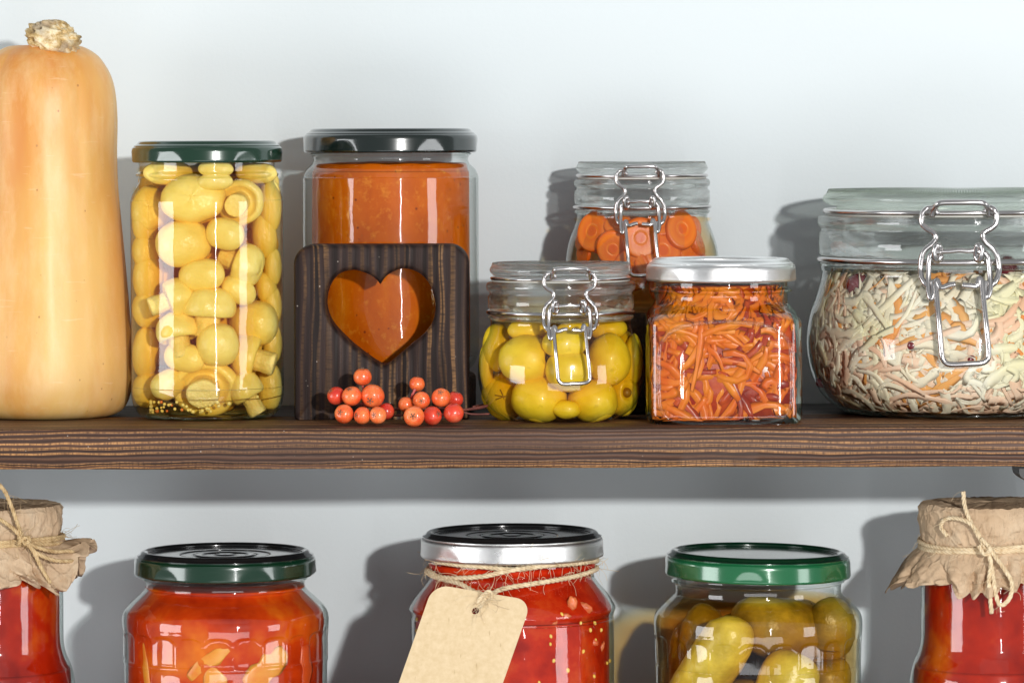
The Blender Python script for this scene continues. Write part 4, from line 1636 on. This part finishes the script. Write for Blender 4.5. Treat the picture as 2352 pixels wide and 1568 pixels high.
for (px, py, w_, h_, a) in ((1340, 1415 - 20, 26, 14, .4), (1285, 1437 - 20, 30, 12, -.2), (1265, 1444 - 20, 18, 16, 0), (1375, 1490, 8, 26, .5), (1358, 1475, 18, 12, .2), (1310, 1385, 16, 22, .1), (1220, 1620, 30, 20, 0)):
    b.ball(bj.front(px, py, 219, 0), (w_ * bj.s * .7, .0012, h_ * bj.s * .7), Matrix.Rotation(a, 3, 'Y'), 20, 12, lambda v: 1 + .35 * noise.noise(v * 2.2 + Vector((px, 0, 0))))
b.build('tomato_chunk', mottled('tomato_flesh', (.68, .11, .03), (.74, .19, .06), 80, .35, sss=.3), sb)
twist_lid(bj, r, 210, 1230, 1276, [M['silver'], M['lid_top']], rim=197, ph=.28)

# jar C
pj = Jar(1737, 2.24, ZL)
r = pj.root('pickle_jar', 'jar of green brown pickled gherkins with bright green lid', 'jar')
shell(pj, [(192, 1320), (192, 1328), (199, 1334), (192, 1340), (191, 1360), (198, 1370), (216, 1386), (234, 1406), (239, 1424), (239, 1445), (238, 1460), (238, 1490), (237, 1520), (236, 1535), (235, 1660), (235, 1790), (224, 1835), (190, 1858), (0, 1856)],
      r, M['glass_soft'], 7, 320, flutes(pj, 1452, 1528, 22, ph=.1))
M['brine_dark'] = brine_mat('dill_brine', (.88, .66, .12), 40)
b = MB()
b.lathe(pj.prof([(0, 1374), (196, 1374), (212, 1388), (229, 1408), (233, 1426), (232, 1535), (231, 1660), (231, 1788), (220, 1830), (0, 1852)], 4), pj.c, 96)
b.build('brine', M['brine_dark'], r)
twist_lid(pj, r, 213, 1277, 1322, [M['lid_green'], M['lid_dark']], rings=False, rim=200, ph=.9, tilt=-.018)
M['gherkin'] = mottled('pickled_gherkin', (.20, .15, .012), (.50, .36, .028), 50, .32, .5, 160, .0018, c3=(.28, .15, .015), sss=.2, sss_scale=.003, sss_r=(1, .8, .15))
M['gherkin_pale'] = mottled('pale_gherkin', (.46, .33, .02), (.80, .62, .07), 45, .3, .5, 160, .0016, c3=(.56, .36, .03), sss=.2, sss_scale=.003, sss_r=(1, .8, .15))
GK = 'gherkins in the pickle jar'


def gherkin(pts, R0, rad, label, mat='gherkin'):
    q = cr([Vector(p) for p in pts], 8)
    n = len(q)
    b = MB()
    sd = random.random() * 30
    seg = 30
    b2 = MB()
    b2.tube(q, rad, seg, rfn=lambda u: max(.05, (1 - abs(2 * u - 1) ** 3.2) ** .5), cap=True)
    for v in b2.v:
        k = noise.noise(v * 240 + Vector((sd, 0, 0)))
        k2 = noise.noise(v * 90 + Vector((sd, 3, 0)))
        v += Vector((1, -1, .4)).normalized() * 0
        ax = min(q, key=lambda p: (p - v).length)
        dd = (v - ax)
        if dd.length > 1e-6:
            v += dd.normalized() * (.0006 * k + .0009 * k2) * min(1, dd.length / rad * 1.2)
    b.add(b2.v, b2.f)
    o = b.build('gherkin', M[mat])
    tag(o, label, 'gherkin', GK)


def gp(px, py, d):
    """a point d metres behind the front of the pickle jar"""
    f = pj.front(px, py, 232, -d)
    return f


gherkin([gp(1688, 1416, .018), gp(1676, 1454, .0165), gp(1644, 1510, .0165), gp(1606, 1564, .0165), gp(1560, 1625, .017), gp(1530, 1700, .018)], 0, .0145, 'long bent yellowish gherkin with blunt tip leaning across the left of the pickle jar', 'gherkin_pale')
gherkin([gp(1560, 1405, .034), gp(1572, 1440, .026), gp(1545, 1490, .024), gp(1530, 1560, .022)], 0, .0130, 'brown gherkin behind the leaning one at the upper left of the pickle jar')
gherkin([gp(1690, 1408, .044), gp(1760, 1440, .036), gp(1830, 1452, .033), gp(1905, 1440, .038), gp(1940, 1430, .044)], 0, .0175, 'dark green gherkin lying across the top of the pickle jar')
gherkin([gp(1880, 1400, .022), gp(1900, 1430, .016), gp(1925, 1470, .018), gp(1930, 1520, .02)], 0, .0145, 'brown gherkin at the upper right side of the pickle jar')
gherkin([gp(1830, 1500, .0185), gp(1812, 1550, .018), gp(1790, 1620, .018), gp(1770, 1690, .02)], 0, .0165, 'bright yellow gherkin end at the lower middle of the pickle jar', 'gherkin_pale')
gherkin([gp(1912, 1510, .020), gp(1925, 1560, .018), gp(1915, 1620, .02)], 0, .0135, 'brown gherkin with a small knob at the lower right of the pickle jar')
gherkin([gp(1690, 1560, .03), gp(1700, 1620, .03), gp(1690, 1700, .03)], 0, .0150, 'dark gherkin standing deep in the middle of the pickle jar')
for k in range(6):
    th = math.radians(10 + 32 * k)
    x, y = pj.c[0] + .034 * math.cos(th), pj.c[1] + .034 * math.sin(th)
    gherkin([(x, y, pj.z(1420)), (x * 1.002, y, pj.z(1500)), (x, y, pj.z(1620)), (x, y, pj.z(1740))], 0, .015, 'whole gherkin at the back of the pickle jar')

# wrapped jars
M['compote'] = red_mat('red_fruit_compote', (.20, .004, .001), (.42, .016, .002), (.66, .14, .008), 22)
t = NT('kraft_paper')
f = t.noise(60, 6, .65)
col = t.ramp(f, [(.3, (.60, .42, .26)), (.55, (.73, .545, .36)), (.75, (.80, .64, .45))])
fb = t.noise(1, 3, .6, t.mapping((900, 900, 150), rot=(.5, .4, 0)))
col = t.mix(t.math('MULTIPLY', t.ramp(fb, [(.58, 0.0), (.68, 1.0)]), .35), col, (.33, .22, .14))
vo = t.n('TexVoronoi', feature='DISTANCE_TO_EDGE')
t.set(vo.inputs['Vector'], t.mapping((1, 1, 1), vec=None))
vo.inputs['Scale'].default_value = 110
vo2 = t.n('TexVoronoi', feature='F1')
t.set(vo2.inputs['Vector'], t.co())
vo2.inputs['Scale'].default_value = 70
hh = t.math('ADD', t.math('MULTIPLY', t.ramp(vo.outputs['Distance'], [(0, 1.0), (.12, 0.0)]), .45), t.math('ADD', t.math('MULTIPLY', vo2.outputs['Distance'], 1.2), t.noise(180, 4, .6)))
pbs = t.pri(col, .72, normal=t.bump(hh, .55, .0016), spec=.2)
tl = t.n('BsdfTranslucent')
t.set(tl.inputs[0], t.mix(.5, col, (.8, .6, .35)))
mx = t.n('MixShader')
mx.inputs[0].default_value = .22
t.t.links.new(pbs, mx.inputs[1])
t.t.links.new(tl.outputs[0], mx.inputs[2])
M['paper'] = t.done(mx.outputs[0])
M['twine'] = mottled('jute_twine', (.50, .34, .16), (.72, .54, .30), 300, .8, .4, 900, c3=(.42, .27, .12))
M['twine_pale'] = mottled('pale_jute_twine', (.62, .46, .27), (.82, .68, .46), 300, .8, .4, 900)


def paper(j, capR, ytop, yneck, neckR, flareR, ylow, seed, label, ears=()):
    """square sheet of kraft paper pressed over a lid, tied at the neck and flaring below"""
    s = j.s
    rows = []
    for k in range(9):
        rows.append((capR * (k / 9.5), ytop + 2 * (k / 9.0) ** 2, .15 + .5 * k / 9, 0))
    rows += [(capR * .965, ytop + 4, .6, 0), (capR * 1.0, ytop + 13, .8, 0)]
    for k in range(1, 9):
        u = k / 8
        rows.append((capR * (1 - .02 * u) if u < .55 else capR * .989 + (neckR - capR * .989) * ((u - .55) / .45) ** 1.3, ytop + 13 + (yneck - 8 - ytop - 13) * u, .9, 0))
    rows += [(neckR, yneck, .7, .1)]
    for k in range(1, 17):
        u = k / 16
        rows.append((neckR + (flareR - neckR) * u ** .62, yneck + 6 + (ylow - yneck - 6) * u, 1.0, u))
    seg = 260
    b = MB()
    o = Vector((seed * 3.7, seed, 0))

    def fn(th, i, rr, z):
        R, y, a, u = rows[i]
        cs, sn = math.cos(th), math.sin(th)
        n1 = noise.noise(Vector((cs * 2.2, sn * 2.2, y * .02)) + o)
        n2 = abs(noise.noise(Vector((cs * 6, sn * 6, y * .045)) + o)) - .2
        n3 = abs(noise.noise(Vector((cs * 15, sn * 15, y * .09)) + o)) - .2
        if u == 0:
            rr_ = R * (1 + (.022 * n1 + .065 * n2 + .028 * n3) * a) if R > 1 else R
            zz = y + (n1 * 4 + n2 * 10 + n3 * 4) * (a if R < capR * .98 else .4)
            return rr_ * s, (HY - zz) * s
        fold = .5 + .5 * math.sin(11 * th + seed + 2.5 * n1 + 1.5 * math.sin(3 * th + seed))
        fold = abs(2 * fold - 1)
        ext = 1 / max(abs(math.cos(th + seed)), abs(math.sin(th + seed))) - 1     # sheet corners
        ear = 0
        for (ea, ew, er, ez) in ears:
            dth = (th - ea + PI) % (2 * PI) - PI
            e = max(0, 1 - (dth / ew) ** 2)
            ear += e * er
        earz = sum(max(0, 1 - (((th - ea + PI) % (2 * PI) - PI) / ew) ** 2) * ez for (ea, ew, er, ez) in ears)
        R2 = R + u * ((34 * (fold - .5) + 26 * n1 + 30 * n2 + 8 * n3) * (1 - .75 * min(1, max(0, ear / 40))) + 45 * ext * .5) + ear * u ** .8
        y2 = y + u * (75 * ext + 22 * n1 + 16 * (fold - .5)) + earz * u + u * 9 * noise.noise(Vector((cs * 5, sn * 5, 4)) + o)
        return max(R2, neckR * .97) * s, (HY - y2) * s
    b.lathe([(1, 0)] * len(rows), j.c, seg, fn)
    o_ = b.build('paper_cover', M['paper'], loc=(j.c[0], j.c[1], j.z(ylow)), angle=38)
    md = o_.modifiers.new('thickness', 'SOLIDIFY')
    md.thickness = .00025
    return tag(o_, label, 'paper cover', 'kraft paper jar covers')


def twine(name, paths, label, mat, rad=.00105, fuzz=120, seed=1, cat='twine', fl=(.004, .012), fgrav=.3):
    """twisted two-ply twine with loose fibres"""
    rnd = random.Random(seed)
    b = MB()
    allp = []
    for (pts, closed) in paths:
        q = cr(pts, 14, closed)
        n = len(q)
        L = 0
        strands = [[], [], []]
        upv = None
        for i in range(n):
            a = q[(i - 1) % n] if (closed or i > 0) else q[i]
            c = q[(i + 1) % n] if (closed or i < n - 1) else q[i]
            d = (c - a).normalized()
            L += (q[i] - q[i - 1]).length if i else 0
            if upv is None:
                upv = d.orthogonal().normalized()
            upv = (upv - d * upv.dot(d)).normalized()
            sd = d.cross(upv)
            for k in range(3):
                ph = L / (rad * 7) * 2 * PI + k * 2 * PI / 3
                strands[k].append(q[i] + (upv * math.cos(ph) + sd * math.sin(ph)) * rad * .52)
        for st in strands:
            b.tube(st, rad * .62, 6, closed=False)
        allp += q
    for k in range(fuzz):
        p = rnd.choice(allp)
        d = Vector((rnd.gauss(0, 1), rnd.gauss(-.4, .7), rnd.gauss(0, 1))).normalized()
        Lf = rnd.uniform(*fl)
        e = Vector((rnd.gauss(0, 1), rnd.gauss(0, .6), rnd.gauss(-fgrav, 1))).normalized()
        pts = [p, p + d * Lf * .35, p + d * Lf * .62 + e * Lf * .22, p + d * Lf * .75 + e * Lf * .55]
        b.tube(cr(pts, 3), rnd.uniform(.00007, .00013), 3, cap=False)
    o = b.build(name, mat)
    return tag(o, label, cat)


def loop(j, R, ys, seed=0, amp=1.5):
    """closed turn around a neck; ys(theta) px height"""
    out = []
    for k in range(40):
        th = 2 * PI * k / 40
        rr = (R + amp * math.sin(3 * th + seed)) * j.s
        out.append(Vector((j.c[0] + rr * math.cos(th), j.c[1] + rr * math.sin(th), (HY - ys(th)) * j.s)))
    return out


def wrapped(cx, label, glow):
    j = Jar(cx, 2.24, ZL)
    r = j.root('compote_jar', label, 'jar')
    shell(j, [(150, 1200), (152, 1240), (158, 1290), (162, 1330), (163, 1380), (163, 1440), (164, 1475), (170, 1500), (181, 1525), (188, 1555), (190, 1590), (190, 1780), (180, 1835), (150, 1858), (0, 1856)], r, M['glass_soft'], 5, 160)
    b = MB()
    b.lathe(j.prof([(0, 1230), (140, 1230), (150, 1300), (154, 1380), (154, 1445), (156, 1476), (162, 1502), (173, 1528), (180, 1556), (181, 1780), (170, 1830), (0, 1850)], 4), j.c, 96)
    b.build('compote', M['compote'], r)
    b = MB()
    b.lathe([(0, j.z(1168)), (j.s * 140, j.z(1168)), (j.s * 150, j.z(1172)), (j.s * 150, j.z(1215)), (j.s * 152, j.z(1218)), (j.s * 150, j.z(1200)), (0, j.z(1200))], j.c, 64)
    b.build('lid', M['silver'], r)
    return j


dj = wrapped(-22, 'paper topped jar of dark red compote cut off by the left edge', 1)
paper(dj, 163, 1150, 1232, 156, 196, 1322, 1.3, 'crumpled brown paper cover on the jar at the left edge', ears=((-.10, .50, 42, -95),))
ej = wrapped(2275, 'paper topped jar of red compote cut off by the right edge', 1)
paper(ej, 168, 1154, 1250, 158, 196, 1325, 4.4, 'crumpled brown paper cover on the jar at the right edge', ears=((PI * .97, .45, 40, 10),))

FUZZ = 260
# twine, left jar: turns, a knot, two strands over the cover and a bow loop
df = lambda px, py, R, off=.001: dj.front(px, py, R, off)
twine('twine', [(loop(dj, 163, lambda th: 1228 + 4 * math.sin(th * 2)), True), (loop(dj, 164, lambda th: 1238 + 5 * math.sin(th * 2 + 1), 2), True), (loop(dj, 163, lambda th: 1233 - 5 * math.sin(th + 1), 1), True),
                ([df(50, 1236, 170, .003), df(36, 1195, 172, .004), df(20, 1150, 170, .006), df(4, 1118, 165, .010), df(-20, 1095, 160, .012)], False),
                ([df(50, 1236, 170, .003), df(30, 1212, 173, .003), df(0, 1190, 174, .003), df(-30, 1175, 174, .003)], False),
                ([df(55, 1238, 172, .003), df(80, 1265, 182, .004), df(120, 1282, 190, .004), df(160, 1284, 195, .004), df(178, 1274, 200, 0), df(160, 1262, 196, .002), df(120, 1262, 186, .003), df(75, 1250, 176, .003), df(52, 1238, 172, .004)], False),
                ([df(62, 1240, 174, .003), df(78, 1270, 186, .003), df(92, 1300, 194, .003), df(112, 1335, 200, .003)], False),
                ([df(40, 1228, 172, .004), df(56, 1244, 174, .005), df(64, 1232, 174, .005), df(48, 1232, 174, .004), df(40, 1246, 174, .004)], False)],
      'jute twine tied round the paper cover at the left edge', M['twine'], fuzz=FUZZ, seed=3)
ef = lambda px, py, R, off=.001: ej.front(px, py, R, off)
twine('twine', [(loop(ej, 165, lambda th: 1246 + 5 * math.sin(th * 2)), True), (loop(ej, 166, lambda th: 1256 + 4 * math.sin(th * 2 + 1), 2), True), (loop(ej, 165, lambda th: 1251 - 6 * math.sin(th + 1), 1), True),
                ([ef(2210, 1132, 160, .004), ef(2213, 1165, 172, .002), ef(2228, 1205, 176, .002), ef(2250, 1245, 176, .003), ef(2272, 1290, 186, .004), ef(2268, 1340, 196, .004), ef(2274, 1412, 196, .006)], False),
                ([ef(2248, 1235, 174, .003), ef(2225, 1205, 176, .003), ef(2195, 1193, 176, .002), ef(2168, 1195, 176, .001), ef(2158, 1212, 174, .001), ef(2172, 1234, 170, .002)], False),
                ([ef(2265, 1262, 178, .004), ef(2275, 1310, 192, .004), ef(2284, 1370, 196, .005), ef(2296, 1393, 196, .006), ef(2316, 1375, 196, .006), ef(2320, 1340, 196, .006), ef(2300, 1305, 192, .005), ef(2270, 1262, 180, .004)], False),
                ([ef(2250, 1240, 176, .005), ef(2270, 1262, 178, .006), ef(2258, 1276, 178, .006), ef(2245, 1256, 176, .005)], False)],
      'jute twine bow hanging over the paper cover at the right edge', M['twine_pale'], fuzz=FUZZ, seed=4, rad=.00115)

# twine and tag on the middle jar
bf = lambda px, py, R=194, off=.0008: bj.front(px, py, R, off)
back = lambda y, y2: [Vector((bj.c[0] + 196 * bj.s * math.cos(a), bj.c[1] + 196 * bj.s * math.sin(a), (HY - (y + (y2 - y) * k / 6)) * bj.s)) for k, a in enumerate([math.radians(d) for d in (8, 35, 62, 90, 118, 145, 172)])]
M['knot_pt'] = None
twine('twine', [([bf(984, 1281), bf(1010, 1290), bf(1060, 1297), bf(1110, 1301), bf(1180, 1307), bf(1240, 1300), bf(1300, 1293), bf(1350, 1288)] + back(1285, 1283), True),
                ([bf(984, 1312), bf(1010, 1324), bf(1060, 1326), bf(1110, 1322), bf(1150, 1313), bf(1190, 1306, 194, .002), bf(1250, 1299), bf(1320, 1294), bf(1358, 1289)] + back(1290, 1308), True),
                ([bf(984, 1318), bf(1010, 1328), bf(1050, 1338, 200), bf(1085, 1357, 212), bf(1115, 1366, 216), bf(1150, 1352, 210), bf(1200, 1343, 204), bf(1260, 1334, 200), bf(1320, 1323), bf(1356, 1312)] + back(1306, 1312), True),
                ([bf(1112, 1362, 216, .001), P(1114, 1366, 2.1805), P(1106, 1378, 2.1795), P(1100, 1390, 2.180), P(1097, 1396, 2.1835), P(1094, 1386, 2.1805), P(1102, 1370, 2.179), P(1120, 1358, 2.180), P(1124, 1368, 2.180), P(1112, 1374, 2.179), P(1104, 1362, 2.180)], False)],
      'pale jute twine wound round the neck of the middle tomato jar', M['twine_pale'], fuzz=420, seed=8, rad=.00128, fl=(.004, .013), fgrav=.5)

# tag
ty = bj.Y - 238 * bj.s - .0022
TL, TR = P(992, 1340, ty - .001), P(1218, 1378, ty - .001)
dn = (P(928, 1567, ty) - P(1001, 1362, ty)).normalized()
rt = (TR - TL)
Wt = rt.length
rt.normalize()
Lt = .098
b = MB()
rcn = .0085
hole = (.0252, -.0068, .0019)


def tagp(u, v, d):
    return TL + rt * u + dn * (-v) + Vector((0, 1, 0)) * (d)


NP = 96
outer, inner = [], []
hx, hy = .0262, -.0105


def outline(th):
    dx, dy = math.cos(th), math.sin(th)
    poly = tagpoly
    return ray(poly, (hx, hy), th)


tagpoly = []
for (ax, ay, a0) in ((Wt - rcn, -rcn, 90), (rcn, -rcn, 180), (rcn, -Lt + rcn, 270), (Wt - rcn, -Lt + rcn, 360)):
    for k in range(9):
        # going counter-clockwise from the top right corner
        a = math.radians(a0 - 90 + 90 * k / 8) if a0 == 90 else math.radians(a0 - 90 + 90 * k / 8)
        tagpoly.append((ax + rcn * math.cos(a), ay + rcn * math.sin(a)))
vs = []
for k in range(NP * 4):
    th = 2 * PI * k / (NP * 4)
    R_ = outline(th)
    vs.append((hx + R_ * math.cos(th), hy + R_ * math.sin(th)))
n_ = len(vs)
inn_ = [(hx + .0019 * math.cos(2 * PI * k / n_), hy + .0019 * math.sin(2 * PI * k / n_)) for k in range(n_)]
bend = lambda u, v: .0012 * math.sin(v / Lt * 3) + .0006 * math.cos(u / Wt * 3)
allv = [tagp(u, v, bend(u, v)) for u, v in inn_] + [tagp(u, v, bend(u, v)) for u, v in vs] + [tagp(u, v, bend(u, v) + .0005) for u, v in vs] + [tagp(u, v, bend(u, v) + .0005) for u, v in inn_]
fs = []
for lay in range(4):
    a0, a1 = lay * n_, ((lay + 1) % 4) * n_
    for k in range(n_):
        l = (k + 1) % n_
        fs.append((a0 + k, a0 + l, a1 + l, a1 + k))
b.add(allv, fs)
t = NT('kraft_card')
col = t.ramp(t.noise(260, 5, .65), [(.3, (.60, .45, .26)), (.7, (.70, .55, .35))])
fb = t.noise(1, 2, .6, t.mapping((500, 500, 140), rot=(0, .6, 0)))
col = t.mix(t.math('MULTIPLY', t.ramp(fb, [(.70, 0.0), (.76, 1.0)]), .45), col, (.38, .24, .12))
M['card'] = t.done(t.pri(col, .75, normal=t.bump(t.noise(700, 4), .15, .0005), spec=.2))
tag(b.build('paper_tag', M['card'], smooth=False), 'blank brown card tag with rounded corners hanging on the middle tomato jar', 'tag')
